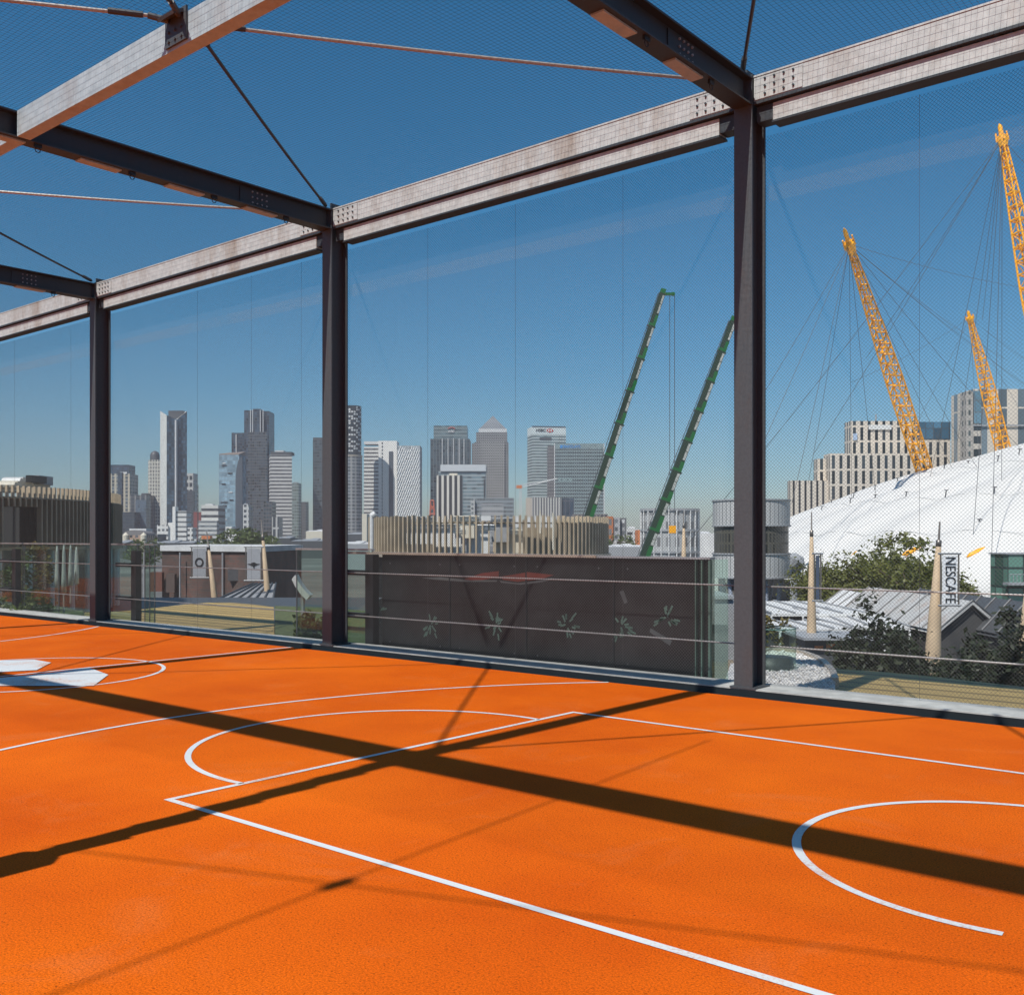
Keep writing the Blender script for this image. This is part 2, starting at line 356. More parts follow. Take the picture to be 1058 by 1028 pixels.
struct('centre_patch_marking', pm, MT['paint'])

# ------------------------------------------------------------------ the steel frame
PXS = [-5.93, -13.70, -21.62, -29.4]
RIGHT_POST = .35
PY = FRONT+.18                       # post axis
ZT = 7.44; OPP = .75; PUR = 6.19; ZB = 7.10
def isection(mb, p0, p1, side, up, w, h, tf=.03, tw=.03):
    p0, p1, side, up = map(Vector, (p0, p1, side, up)); c = (p0+p1)/2; ax = (p1-p0)/2
    mb.obox(c+up*(h/2-tf/2), ax, side*(w/2), up*(tf/2)); mb.obox(c-up*(h/2-tf/2), ax, side*(w/2), up*(tf/2))
    mb.obox(c, ax, side*(tw/2), up*(h/2-tf)); return mb
def bolts(mb, p, u, v, nrm, nu, nv, su, sv, r=.016):
    for i in range(nu):
        for j in range(nv):
            c = Vector(p)+Vector(u)*((i-(nu-1)/2)*su)+Vector(v)*((j-(nv-1)/2)*sv)
            mb.tube([c, c+Vector(nrm)*.018], r, 6)
    return mb
post_labels = {
    -5.93: 'tall brown steel post in front of the striped drums, widest in the picture',
    -13.70: 'tall brown steel post between the pale striped tower and the patterned round tower',
    -21.62: 'tall brown steel post in front of the finned bronze building, thinnest of all',
    -29.4: 'steel post farthest along the court',
    RIGHT_POST: 'steel post nearest the dome end of the court'}
def make_post(x, y, label, w=.24):
    t = thing('steel_post', label, 'post', (x, y, .07), 'steel posts carrying the net frame')
    isection(MB(), (x, y, .09), (x, y, ZT-.02), (1, 0, 0), (0, 1, 0), w, .36, .028, .03).build('column', MT['post'], t)
    MB().box(x-.17, x+.17, y-.20, y+.20, .07, .09).build('base_plate', MT['post'], t)
    MB().box(x-.13, x+.13, y-.19, y+.19, ZT-.02, ZT+.015).build('cap_plate', MT['dark'], t)
    lug = MB().box(x-.015, x+.015, y-.10, y+.10, ZT+.015, ZT+.14); lug.tube([(x-.05, y, ZT+.08), (x+.05, y, ZT+.08)], .03, 8)
    lug.build('cable_lug', MT['dark'], t)
    return t
for x in PXS[:3]: make_post(x, PY, post_labels[x])
allx = [RIGHT_POST]+PXS
bay_words = ['above the white dome', 'above the pyramid topped tower and the green cranes', 'above the twin dark towers', 'above the finned bronze building']
for k in range(4):
    xa, xb = allx[k+1]+.13, allx[k]-.13
    t = thing('edge_beam', 'pale galvanised roof edge beam facing the court '+bay_words[k], 'beam', ((xa+xb)/2, PY, ZB), 'front edge beams of the frame')
    b = MB().box(xa, xb, PY-.15, PY+.13, ZB+.035, ZT-.012); b.build('beam_web', MT['pale'], t)
    MB().box(xa, xb, PY-.165, PY+.145, ZB, ZB+.032).build('bottom_flange', MT['dark'], t)
    MB().box(xa, xb, PY-.158, PY+.14, ZT-.009, ZT+.012).build('top_flange', MT['pale'], t)
    for xe, s in ((xa, 1), (xb, -1)):
        p = MB().box(min(xe+.01*s, xe+.62*s), max(xe+.01*s, xe+.62*s), PY-.160, PY-.152, ZB+.05, ZT-.03)
        pl = p.build('splice_plate', MT['pale'], t)
        bolts(MB(), (xe+.33*s, PY-.160, (ZB+ZT)/2+.02), (1, 0, 0), (0, 0, 1), (0, -1, 0), 4, 3, .12, .09, .014).build('bolt', MT['dark'], pl)
    xl, xr = allx[k+1]+.36, allx[k]-.36
    t = thing('lower_beam', 'pale slim beam hung just under the roof edge beam '+bay_words[k], 'beam', ((xa+xb)/2, PY, ZB-.2), 'lower edge beams of the frame')
    MB().box(xl, xr, PY-.115, PY+.075, ZB-.225, ZB-.02).build('beam_web', MT['pale'], t)
    MB().box(xl-.01, xr+.01, PY-.125, PY+.085, ZB-.252, ZB-.228).build('bottom_flange', MT['dark'], t)
    for xe, sg in ((xl, -1), (xr, 1)):
        MB().box(min(xe, xe+.22*sg)+.002, max(xe, xe+.22*sg)-.002, PY-.10, PY+.10, ZB-.20, ZB-.012).build('bracket', MT['dark'], t)
cross_words = {-5.93: 'ending on the widest post', -13.70: 'meeting the purlin, ending on the post beside the patterned round tower', -21.62: 'ending on the thinnest post above the finned bronze building'}
def cross_beam(x, label):
    t = thing('cross_beam', label, 'beam', (x, (OPP+PY)/2, ZB), 'cross beams spanning the court')
    y0, y1 = OPP+.15, PY-.19
    isection(MB(), (x, y0, (ZB+ZT)/2), (x, y1, (ZB+ZT)/2), (1, 0, 0), (0, 0, 1), .24, ZT-ZB, .022, .03).build('beam', MT['dark'], t)
    for ys, ye in ((y1-1.75, y1-.03), (y0+.03, y0+1.6)):
        p = MB().box(x+.016, x+.03, ys, ye, ZB+.045, ZT-.045).build('splice_plate', MT['dark'], t)
        bolts(MB(), (x+.03, (ys+ye)/2-.5, (ZB+ZT)/2), (0, 1, 0), (0, 0, 1), (1, 0, 0), 4, 3, .09, .085, .014).build('bolt', MT['grey'], p)
    for i in range(7):                                       # flat clips and cable hooks under the bottom flange
        y = y1-.9-i*1.35
        if y < y0+.3: break
        MB().box(x-.10, x+.06, y-.75, y-.15, ZB-.022, ZB-.002).build('clip_plate', MT['purlin'], t)
        hk = MB().box(x+.06, x+.09, y-.05, y+.05, ZB-.05, ZB-.002)
        hk.tube([(x+.075, y+.034*math.sin(a), ZB-.075+.034*math.cos(a)) for a in [R(d) for d in range(0, 361, 40)]],   .007, 5)
        hk.build('hook', MT['black'], t)
    return t
for x in PXS[:3]: cross_beam(x, 'dark steel cross beam over the court '+cross_words[x])
for k, (xa, xb, w) in enumerate(((PXS[0], RIGHT_POST, 'nearest the dome'), (PXS[1], PXS[0], 'with the cable node plate on it'), (PXS[2], PXS[1], 'showing only below the long dark cross beam'))):
    if k == 0: continue
    xa += .13; xb -= .13
    t = thing('purlin', 'grey painted purlin parallel to the net wall '+w, 'beam', ((xa+xb)/2, PUR, ZB), 'purlins along the middle of the roof')
    MB().box(xa, xb, PUR-.085, PUR+.085, ZB+.004, ZT-.004).build('beam', MT['purlin'], t)
    xm = (xa+xb)/2
    nb = MB().box(xm-.20, xm+.20, PUR-.112, PUR-.088, ZB+.04, ZT+.05).obox((xm, PUR-.17, ZT-.02), (.16, 0, 0), (0, .06, .03), (0, -.008, .016))
    nb.tube([(xm-.10, PUR-.13, ZT-.03), (xm-.22, PUR-.30, ZT+.0)], .035, 8).tube([(xm+.10, PUR-.13, ZT-.03), (xm+.22, PUR-.30, ZT+.0)], .035, 8)
    bolts(nb, (xm, PUR-.112, ZB+.14), (1, 0, 0), (0, 0, 1), (0, -1, 0), 3, 2, .12, .10, .016)
    nb.build('node_plate', MT['post'], t)
# opposite row: it stands above and behind the camera and throws the broad shadows
for x in PXS[:2]+[RIGHT_POST]:
    t = make_post(x, OPP, 'steel post of the camera side row, post '+{-5.93: 'with a floodlight box', -13.70: 'opposite the round tower', RIGHT_POST: 'opposite the dome'}[x], .17)
    if x == -5.93:
        MB().tube([(x+.02, OPP-.25, 2.35), (x+.02, OPP-.2, 2.45), (x+.02, OPP+.05, 2.75), (x+.02, OPP+.1, 2.8)], [.1, .19, .19, .1], 12).build('floodlight_box', MT['dgrey'], t)
        for i in range(6): MB().box(x-.105, x+.12, OPP-.19, OPP+.19, 3.3+i*.72, 3.34+i*.72).build('cable_clamp', MT['dark'], t)
opp = thing('edge_beam', 'long edge beam of the camera side row', 'beam', (-12, OPP, ZB))
MB().box(-30, RIGHT_POST+.2, OPP-.15, OPP+.14, ZB, ZT).build('beam_web', MT['pale'], opp)

# bracing cables: an X in every bay, meeting at the purlin
def rope(p0, p1, r, sag=.0, n=14):
    p0, p1 = Vector(p0), Vector(p1)
    return MB().tube([p0.lerp(p1, k/n)-UP*(sag*4*(k/n)*(1-k/n)) for k in range(n+1)], r, 8)
def brace(pa, pb, mat, label):
    t = thing('brace_cable', label, 'cable', pa, 'cross bracing cables under the roof net')
    rope(pa, pb, .021, .03).build('cable', MT[mat], t)
    d = (Vector(pb)-Vector(pa)).normalized()
    MB().tube([Vector(pa)+d*.05, Vector(pa)+d*.40], .034, 8).build('turnbuckle', MT['dark'], t)
    MB().tube([Vector(pb)-d*.05, Vector(pb)-d*.40], .034, 8).build('turnbuckle', MT['dark'], t)
zc = ZT+.07
for k, wds in ((0, 'above the dome'), (1, 'in the middle bay'), (2, 'in the twin tower bay')):
    xl, xr = allx[k+1], allx[k]; xm = (xl+xr)/2
    brace((xl, PY-.2, zc), (xm-.12, PUR+.20, ZT+.03), 'cable', 'dark brace cable rising from a wall post to the purlin '+wds)
    brace((xr, PY-.2, zc-.12), (xm+.12, PUR+.20, ZT-.02), 'sunlit_strand', 'sunlit toned rope brace from a wall post to the purlin '+wds)
    brace((xm+.22, PUR-.30, ZT+.0), (xr, OPP+.2, zc), 'cable', 'dark brace cable beyond the purlin node '+wds)
    brace((xm-.22, PUR-.30, ZT+.0), (xl, OPP+.2, zc), 'sunlit_strand', 'sunlit toned rope brace beyond the purlin node '+wds)
# two slack ropes over the near half of the court
def slack(p, q, lab):
    one('slack_rope', rope(p, q, .009, .0, 8), MT['cable'], lab, 'rope')
def unshadow(x, y, z): return (x+.07*z, y-.75*z, z)
slack(unshadow(-6.3, 2.99, ZT+.25), unshadow(2.0, 6.1, ZT+.25), 'thin rope over the court beside the camera')
slack(unshadow(-4.1, .6, ZT+.25), unshadow(-4.83, 8.6, ZT+.25), 'thin rope crossing the first rope over the court')
kn = unshadow(-4.38, 3.71, ZT+.25)
one('rope_clamp', MB().box(kn[0]-.045, kn[0]+.045, kn[1]-.09, kn[1]+.09, kn[2]-.04, kn[2]+.04).tube([(kn[0], kn[1], kn[2]-.1), (kn[0], kn[1], kn[2]+.1)], .025, 8), MT['dark'], 'clamp where the two slack ropes cross', 'clamp')

# ------------------------------------------------------------------ netting (real cords)
def cord(mb, a, b, r, seg=.55):
    a, b = Vector(a), Vector(b); L = (b-a).length
    if L < .02: return
    n = max(1, int(L/seg)); t = (b-a).normalized()
    s = t.cross(Vector((0, 1, 0)) if abs(t.y) < .9 else Vector((0, 0, 1))).normalized(); q = t.cross(s)
    o = [s*r, (s*-.5+q*.87)*r, (s*-.5-q*.87)*r]
    V, Fs = mb.v, mb.f
    for k in range(n):
        p0, p1 = a.lerp(b, k/n), a.lerp(b, (k+1)/n); i = len(V)
        V.extend((p0+o[0], p0+o[1], p0+o[2], p1+o[0], p1+o[1], p1+o[2]))
        for j in range(3):
            j2 = (j+1) % 3; Fs.append((i+j, i+j2, i+3+j2, i+3+j)); mb.uv.append([(0, 0)]*4)
def diamond(mb, org, u, v, w, h, pitch, r):
    org, u, v = Vector(org), Vector(u), Vector(v)
    P = lambda a, b: org+u*a+v*b
    k = int(-h/pitch)
    c = -h+.5*pitch
    while c < w:
        # rising: a-b = c ; falling: a+b = c+h
        a0, a1 = max(0, c), min(w, c+h)
        if a1 > a0: cord(mb, P(a0, a0-c), P(a1, a1-c), r)
        s = c+h; a0, a1 = max(0, s-h), min(w, s)
        if a1 > a0: cord(mb, P(a0, s-a0), P(a1, s-a1), r)
        c += pitch
NY = PY+.24
NR = .0016
net_words = ['in front of the dome', 'in front of the pyramid topped tower and cranes', 'in front of the twin dark towers', 'in front of the finned bronze building']
for k in range(4):
    xa, xb = allx[k+1]+.02, allx[k]-.02
    t = thing('net_panel', 'fine black diamond net hung between posts '+net_words[k], 'net', (xa, NY, .1), 'net panels of the court wall')
    mb = MB(); diamond(mb, (xa, NY, .09), (1, 0, 0), (0, 0, 1), xb-xa, ZB-.34, .044, NR); mb.build('mesh', MT['net'], t)
    hm = MB(); diamond(hm, (xa, NY+.05, 6.05), (1, 0, 0), (0, 0, 1), xb-xa, .20, .022, .0004); hm.build('hem_band', MT['hem'], t)
    lace = [x for x in (-2.02, -1.577, -3.97, -5.93, -7.95, -9.87, -11.7, -14.9, -16.4, -18.2, -23.4, -26.3, -13.9) if xa < x < xb]
    for x in lace:
        MB().tube([(x, NY-.012, .08), (x, NY-.012, ZB-.25)], .002, 5).build('lacing_wire', MT['net'], t)
t = thing('roof_net', 'fine black square net stretched over the roof frame', 'net', (-12, 6, ZT+.02))
mb = MB(); zr = ZT+.045
x = -30.0
while x < RIGHT_POST+1.0: cord(mb, (x, OPP-1.5, zr), (x, PY+.15, zr), NR, 1.2); x += .06
y = OPP-1.5
while y < PY+.15: cord(mb, (-30, y, zr), (RIGHT_POST+1, y, zr), NR, 1.2); y += .06
mb.build('mesh', MT['rnet'], t)

# ------------------------------------------------------------------ rail wires, balustrade, panel wall behind the kerb
BY = FRONT+.80
for z, w in ((1.285, 'upper'), (.545, 'lower')):
    t = thing('rail_wire', w+' steel rail wire stretched along the net wall', 'wire', (-12, NY+.1, z))
    MB().tube([(-40, NY+.12, z), (8, NY+.12, z)], .011, 6).build('wire', MT['wire'], t)
for x, w in ((-13.42, 'beside the middle post at the dark panel wall'), (-21.15, 'beside the thinnest post'), (-27.0, 'in the glass rail below the finned building')):
    t = thing('stanchion', 'black square stanchion '+w, 'stanchion', (x, BY, 0), 'rail stanchions')
    MB().box(x-.10, x+.10, BY-.10, BY+.04, -.4, 1.60).build('upright', MT['black'], t)
    for z in (1.285, .545): MB().box(x-.55, x+.02, BY-.22, BY-.12, z-.045, z+.045).build('arm', MT['black'], t)
PX0, PX1, PZ = -13.3, -6.86, 1.60
t = thing('panel_wall', 'dark bronze panel wall standing behind the net with pale star decals', 'wall', ((PX0+PX1)/2, BY, 0))
MB().box(PX0, PX1, BY+.10, BY+.18, -.4, PZ).build('panel', MT['panel'], t)
MB().box(PX0-1.0, PX0+4.6, BY+.02, BY+.24, PZ+.002, PZ+.04).build('cap_rail', MT['cap'], t)
MB().box(PX0+4.6, PX1, BY+.05, BY+.2, PZ+.002, PZ+.03).build('cap_rail', MT['grey'], t)
g = MB()
g.box(PX1+.01, PX1+.03, BY+.06, BY+.5, -.4, PZ)
g.build('glass_end', MT['glass'], t)
ed = MB()
for x_, w_ in ((PX1-.02, .03), (PX1-.13, .02), (PX1-.22, .012)): ed.box(x_, x_+w_, BY+.04, BY+.095, -.4, PZ-.01)
ed.build('glass_edge', MT['decal'], t)
for i, px in enumerate((390, 445, 513, 585, 641, 689)):
    tt = (px-CX)/F; d = (BY+.09)/(tt*SA+CA); c = W(tt*d, d, 0); zc_ = ZY((632, 645, 645, 645, 646, 638)[i], d)
    m = MB(); rr = rng
    for q in range(15):
        a = rr.uniform(0, 6.28); r_ = rr.uniform(.06, .22); sx, sz = math.cos(a)*r_, math.sin(a)*r_
        L = rr.uniform(.03, .06)
        m.obox((c.x+sx, BY+.092, zc_+sz), (math.cos(a)*L, 0, math.sin(a)*L), (0, .002, 0), (-math.sin(a)*.013, 0, math.cos(a)*.013))
    m.build('star_decal', MT['decal'], t)
def panel_xz(px, py, y=BY+.09):
    tt = (px-CX)/F; d = y/(tt*SA+CA); c = W(tt*d, d, 0); return c.x, ZY(py, d)
def panel_poly(pts, name, mat, y=BY+.092):
    m = MB(); q = [panel_xz(a, b) for a, b in pts]
    m.face([(x, y, z) for x, z in q]); m.face([(x, y+.006, z) for x, z in reversed(q)]); m.build(name, mat, t)
sw = plain('red_reflection_paint', (.13, .03, .02), .5); gs = plain('grey_reflection_paint', (.08, .09, .09), .5)  # reflection in the glass, painted flat on the panel in red and grey
for x_ in (PX0+1.62, PX0+3.24, PX0+4.86):
    MB().box(x_-.012, x_+.012, BY+.085, BY+.099, -.4, PZ).build('joint', MT['black'], t)
for z_ in (.1, 1.45):
    for x_ in (PX0+.2, PX0+1.4, PX0+1.84, PX0+3.0, PX0+3.46, PX0+4.6, PX0+5.1, PX0+6.2): MB().tube([(x_, BY+.085, z_), (x_, BY+.101, z_)], .012, 8).build('fixing', MT['dgrey'], t)
panel_poly([(480, 598), (498, 592), (515, 590), (515, 596), (500, 599), (486, 600)], 'reflection_swoosh', sw)
panel_poly([(516, 596), (545, 591), (572, 594), (560, 598), (535, 601), (520, 599)], 'reflection_swoosh', sw)
panel_poly([(436, 597), (455, 596), (480, 599), (513, 599.5), (513, 601), (480, 601), (450, 599)], 'reflection_swoosh', gs)
panel_poly([(516, 600), (535, 602.5), (560, 599.5), (570, 597), (571, 598.5), (560, 601.5), (538, 604), (518, 602)], 'reflection_swoosh', gs)
panel_poly([(672, 649), (694, 662), (692, 667), (671, 653)], 'reflection_swoosh', gs)
panel_poly([(640, 611), (644, 610), (648, 622), (645, 624)], 'reflection_swoosh', gs)
# glass balustrade lengths either side
for x0, x1, z1, lab in ((-46, -26.9, 1.72, 'long green tinted glass rail below the finned bronze building'), (-26.8, -21.3, 1.72, 'glass rail panel ending at the thinnest post'), (-21.0, -20.6, 1.72, 'narrow glass rail piece just past the thinnest post'), (-15.65, -13.55, 1.66, 'green glass rail panel beside the middle post')):
    t = thing('glass_balustrade', lab, 'balustrade', ((x0+x1)/2, BY+.1, 0), 'glass rails behind the net')
    MB().box(x0, x1, BY+.10, BY+.12, -.3, z1).build('pane', MT['glass'], t)
    MB().box(x0, x1, BY+.06, BY+.16, z1+.002, z1+.035).build('top_rail', MT['wire'], t)
    n = max(2, int((x1-x0)/1.6)); 
    ms = MB()
    for i in range(n+1): xx = x0+(x1-x0)*i/n; ms.box(xx-.012, xx+.012, BY+.085, BY+.098, -.3, z1)
    ms.build('joint', MT['dgrey'], t)

# ------------------------------------------------------------------ ground, decks, gravel, lawn
gr = MB(); gr.face([W(-2600, -600, GZ), W(2600, -600, GZ), W(2600, 2700, GZ), W(-2600, 2700, GZ)])
struct('ground', gr, MT['ground'])
def zplane(px, py, z):
    d = (CAM.z-z)*F/(py-HY); return W((px-CX)/F*d, d, z)
DZ = -.4
def slab(name, pts, mat, z, thick=.25, kind='structure'):
    q = [zplane(a, b, z) if not isinstance(a, Vector) else a for a, b in pts]
    m = MB().prism([(p.x, p.y) for p in q], z-thick, z)
    return m, q
def kerbx(px, y=FRONT+.62):
    tt = (px-CX)/F; d = y/(tt*SA+CA); return W(tt*d, d, DZ)
left = [kerbx(60), kerbx(284)]+[zplane(a, b, DZ) for a, b in ((283, 627), (262, 624.5), (238, 622.5), (215, 622.5), (190, 624.5), (160, 628), (132, 631), (108, 632.5), (60, 633))]
struct('timber_terrace', MB().prism([(p.x, p.y) for p in left], DZ-.3, DZ), MT['deck'])
rightd = [kerbx(846), kerbx(1120)]+[zplane(a, b, DZ) for a, b in ((1120, 717), (1058, 709.5), (1000, 703), (950, 697.5), (900, 693), (862, 691), (846, 690))]
struct('timber_path', MB().prism([(p.x, p.y) for p in rightd], DZ-.3, DZ), MT['deck'])
gpts = [kerbx(740), kerbx(862)]+[zplane(a, b, DZ+.1) for a, b in ((863, 704), (860, 695), (852, 686), (841, 679.5), (828, 675), (812, 672.5), (796, 672.5), (776, 677), (755, 685))]
gc = zplane(806, 697, DZ+.1)
bed = thing('gravel_bed', 'white gravel bed with curved beige rim beside the widest post', 'gravel bed', gc)
MB().prism([(p.x, p.y) for p in gpts], DZ-.3, DZ+.1).build('gravel', MT['gravel'], bed)
rm_ = MB(); gp = [Vector((p.x, p.y, DZ+.03)) for p in gpts[2:]]
for a, b in zip(gp, gp[1:]):
    dv = (b-a).normalized(); rm_.obox((a+b)/2, (b-a)/2+dv*.02, dv.cross(UP)*.05, UP*.13)
rm_.build('rim', MT['cap'], bed)
peb = MB()
for i in range(1300):
    px, py = rng.uniform(780, 860), rng.uniform(673, 714)
    if ((px-796)/66)**2+((py-704)/31)**2 > 1: continue
    c = zplane(px, py, DZ+.1); s = rng.uniform(.015, .035)
    d1 = Vector((rng.uniform(-1, 1), rng.uniform(-1, 1), rng.uniform(-.4, .4))).normalized(); d2 = d1.cross(UP).normalized(); d3 = d1.cross(d2)
    peb.obox(c+UP*s*.4, d1*s, d2*s*.8, d3*s*.6)
po = peb.build('pebbles', MT['gravel'], bed); po['kind'] = 'stuff'
gcx2 = zplane(797, 691, DZ+.1)
t = thing('glass_drum', 'low curved green glass screen standing in the white gravel bed', 'glass screen', gcx2)
MB().lathe((gcx2.x, gcx2.y), [(.40, DZ+.1), (.40, DZ+.78)], 28).build('pane', MT['glass'], t, True)
MB().lathe((gcx2.x, gcx2.y), [(.395, DZ+.78), (.41, DZ+.78), (.41, DZ+.795), (.395, DZ+.795)], 28).build('top_rim', MT['gedge'], t, True)
MB().lathe((gcx2.x, gcx2.y), [(.36, DZ+.1), (.36, DZ+.30), (0.01, DZ+.30)], 28).build('planter', MT['dgrey'], t, True)
lawnp = [kerbx(284), kerbx(380)]+[zplane(a, b, DZ) for a, b in ((380, 632), (330, 628), (284, 626.5))]
struct('lawn', MB().prism([(p.x, p.y) for p in lawnp], DZ-.3, DZ+.02), MT['grass'])
lawnl = [kerbx(-60, FRONT+.9), kerbx(86, FRONT+.9)]+[zplane(a, b, DZ) for a, b in ((86, 633), (60, 628), (30, 625), (-60, 624))]
struct('lawn_mound', MB().prism([(p.x, p.y) for p in lawnl], DZ-.3, DZ+.05), MT['grass'])
terr = [W(-60, 20, DZ-.35), W(2, 20, DZ-.35), W(2, 41, DZ-.35), W(-60, 41, DZ-.35)]

# ------------------------------------------------------------------ near buildings
def cyl_foot(c, r, n=48): return [(c[0]+r*math.cos(2*math.pi*k/n), c[1]+r*math.sin(2*math.pi*k/n)) for k in range(n)]
struct('roof_terrace', MB().face([W(-42, 22, -.9), W(-6, 22, -.9), W(-6, 48, -.9), W(-42, 48, -.9)]).face([W(-42, 22, -.9), W(-42, 22, GZ), W(-6, 22, GZ), W(-6, 22, -.9)]), MT['dgrey'])
# finned bronze building
FB = W(48*math.sin(R(-33.9)), 48*math.cos(R(-33.9)), 0); FR = 11.0
t = thing('finned_building', 'round bronze building wrapped in vertical fins with a dark glazed opening', 'building', (FB.x, FB.y, GZ))
ft = facade('drum_glazing', (.05, .045, .04), (.015, .018, .02), 1.5, 9, .93, .96, .08, .6)
MB().prism(cyl_foot(FB, FR-.5, 64), -.85, 3.3).build('wall', ft, t)
fm, fu = MB(), MB()
nf = 300
to_cam = math.atan2(-FB.y, -FB.x)
for k in range(nf):
    a = 2*math.pi*k/nf; p = FB+Vector((math.cos(a), math.sin(a), 0))*(FR-.12); er = Vector((math.cos(a), math.sin(a), 0)); et = Vector((-er.y, er.x, 0))
    rel = math.degrees((a-to_cam+math.pi) % (2*math.pi)-math.pi)
    pw = W(0, 1, 0)
    dd = (p-CAM).dot(AHEAD); pxk = CX+F*(p-CAM).dot(RIGHT)/dd
    front = abs(rel) < 100
    z0 = 1.55
    if front and 2 < pxk < 39: z0 = 2.95
    fm.obox((p.x, p.y, (z0+3.24)/2), er*.11, et*.032, UP*((3.24-z0)/2))
    fu.obox((p.x, p.y, 3.44), er*.06, et*.028, UP*.22)
fm.build('fin_screen', MT['findark'], t); fu.build('parapet_fins', MT['fin'], t)
MB().lathe(FB, [(FR-.45, 3.22), (FR-.02, 3.22), (FR-.02, 3.27), (FR-.45, 3.27)], 64).build('ring_band', MT['findark'], t)
MB().lathe(FB, [(FR-.6, 1.45), (FR+.02, 1.45), (FR+.02, 1.56), (FR-.6, 1.56)], 64).build('ring_band', MT['findark'], t)
lower = MB()
for k in range(60):
    a = 2*math.pi*k/60; er = Vector((math.cos(a), math.sin(a), 0)); p = FB+er*(FR-.2)
    lower.tube([(p.x, p.y, -.9), (p.x, p.y, 1.45)], .09 if k % 3 else .16, 8)
lower.build('colonnade', MT['white'], t)
MB().prism(cyl_foot(W(-17.7, 38.5, 0), .62, 28), 3.2, 3.72).build('roof_plant', MT['fin'], t)
for px, d, w, py0, py1, mt_ in ((4, 38, 1.0, 497, 508, 'cream'), (14, 39, .7, 493, 506, 'white'), (24, 39.5, 1.0, 496, 506, 'cream'), (30, 38.6, .25, 491, 498, 'black'), (37, 39.4, .25, 491, 500, 'grey')):
    x, _ = XD(px, d); m = MB(); m.cbox(x-w/2, x+w/2, d, d+1.2, ZY(py1, d), ZY(py0, d))
    if mt_ != 'black': m.tube([W(x-w/2, d-.1, ZY(py0, d)-.15), W(x+w/2, d-.1, ZY(py0, d)-.15)], .12, 8)
    m.build('roof_unit', MT[mt_], t)
# thin pale posts modelling the white reflections in the glass rail
for i, (px, d, py0, py1) in enumerate(((59, 27.5, 564, 617), (66, 28.2, 563, 622), (73, 29, 563, 612), (79, 28, 565, 608))):
    x, _ = XD(px, d); b = W(x, d, ZY(py1, d)-.3)
    t = thing('reflection_streak', 'modelled reflection streak behind the glass rail, '+['first', 'second', 'third', 'last'][i]+' of four from the dark opening', 'streak', b, 'modelled reflection streaks on the terrace')
    top = W(x, d, ZY(py0, d))
    MB().tube([b, b.lerp(top, .35)], .03, 6).build('pole', MT['grey'], t)
    MB().tube([b.lerp(top, .3), b.lerp(top, .5), b.lerp(top, .9), top], [.07, .065, .04, .015], 8).build('streak_upper', MT['roof'], t, True)

# central drum with the roof fins
DC = W((505-CX)/F*60, 60, 0); DR = 6.95
dz0, dz1 = .95, ZY(533, 54)
t = thing('drum_building', 'round building crowned with open bronze fins, below the pyramid topped tower', 'building', (DC.x, DC.y, GZ))
MB().prism(cyl_foot(DC, DR-.25, 64), GZ, dz0).build('wall', MT['drum'], t)
MB().lathe(DC, [(DR-.5, dz0-.12), (DR+.12, dz0-.12), (DR+.12, dz0+.02), (DR-.5, dz0+.02)], 64).build('ledge', MT['cap'], t)
fs = MB()
for k in range(132):
    a = 2*math.pi*k/132+.01; er = Vector((math.cos(a), math.sin(a), 0)); et = Vector((-er.y, er.x, 0)); p = DC+er*(DR-.12)
    zt = dz1+.03*math.sin(k*1.7)
    fs.obox((p.x, p.y, (dz0+.02+zt)/2), er*.11, et*.042, UP*((zt-dz0-.02)/2))
fs.build('fin_screen', MT['fin'], t)
MB().lathe(DC, [(DR-.35, dz1-.42), (DR-.24, dz1-.42), (DR-.24, dz1-.34), (DR-.35, dz1-.34)], 64).build('ring_band', MT['findark'], t)
# dark louvred core inside the far end
core = MB()
core.cbox((540-CX)/F*60, (612-CX)/F*60, 57.2, 62.8, dz0+.02, dz1-.2); core.build('louvre_core', MT['findark'], t)
units = ((398, 470, 562, 547), (420, 442, 555, 540), (446, 476, 572, 552), (470, 490, 556, 539), (482, 506, 572, 548), (508, 526, 560, 541), (512, 540, 572, 553))
for i, (a, b, y0, y1) in enumerate(units):
    d = 57+i*.55
    m = MB(); xa, xb = (a-CX)/F*d, (b-CX)/F*d
    m.cbox(xa, xb, d, d+.5, max(dz0+.021, ZY(y0, d)), ZY(y1, d))
    for q in range(3): m.tube([W(xa-.2, d-.06-.1*q, ZY(y1, d)+.05+.12*q), W(xb+.3, d-.06-.1*q, ZY(y1, d)+.05+.12*q)], .045, 6)
    m.build('roof_unit', MT[('white', 'grey', 'white', 'cream', 'white', 'grey', 'cream')[i]], t)
MB().cbox((497-CX)/F*52.8, (507-CX)/F*52.8, 52.75, 52.85, ZY(538, 52.8), ZY(533, 52.8)).build('plate', MT['white'], t)
MB().cbox((557-CX)/F*53, (558.6-CX)/F*53, 52.6, 52.7, ZY(551, 53), ZY(528, 53)).tube([PX(571.5, 52.8, 568), PX(571.5, 52.8, 530)], .05, 6).build('vent_pipe', MT['cream'], t)
for i in range(4):
    d = 55.5; a = 532+i*10.5
    MB().cbox((a-CX)/F*d, (a+7-CX)/F*d, d, d+1, ZY(545, d), ZY(533+i % 2, d)).build('roof_unit', MT['white'], t)
MB().tube([PX(384, 53.5, 572), PX(384, 53.5, 532)], .1, 8).tube([PX(384, 53.5, 533), PX(388, 53.5, 530.5)], .16, 10).build('floodlight', MT['white'], t)

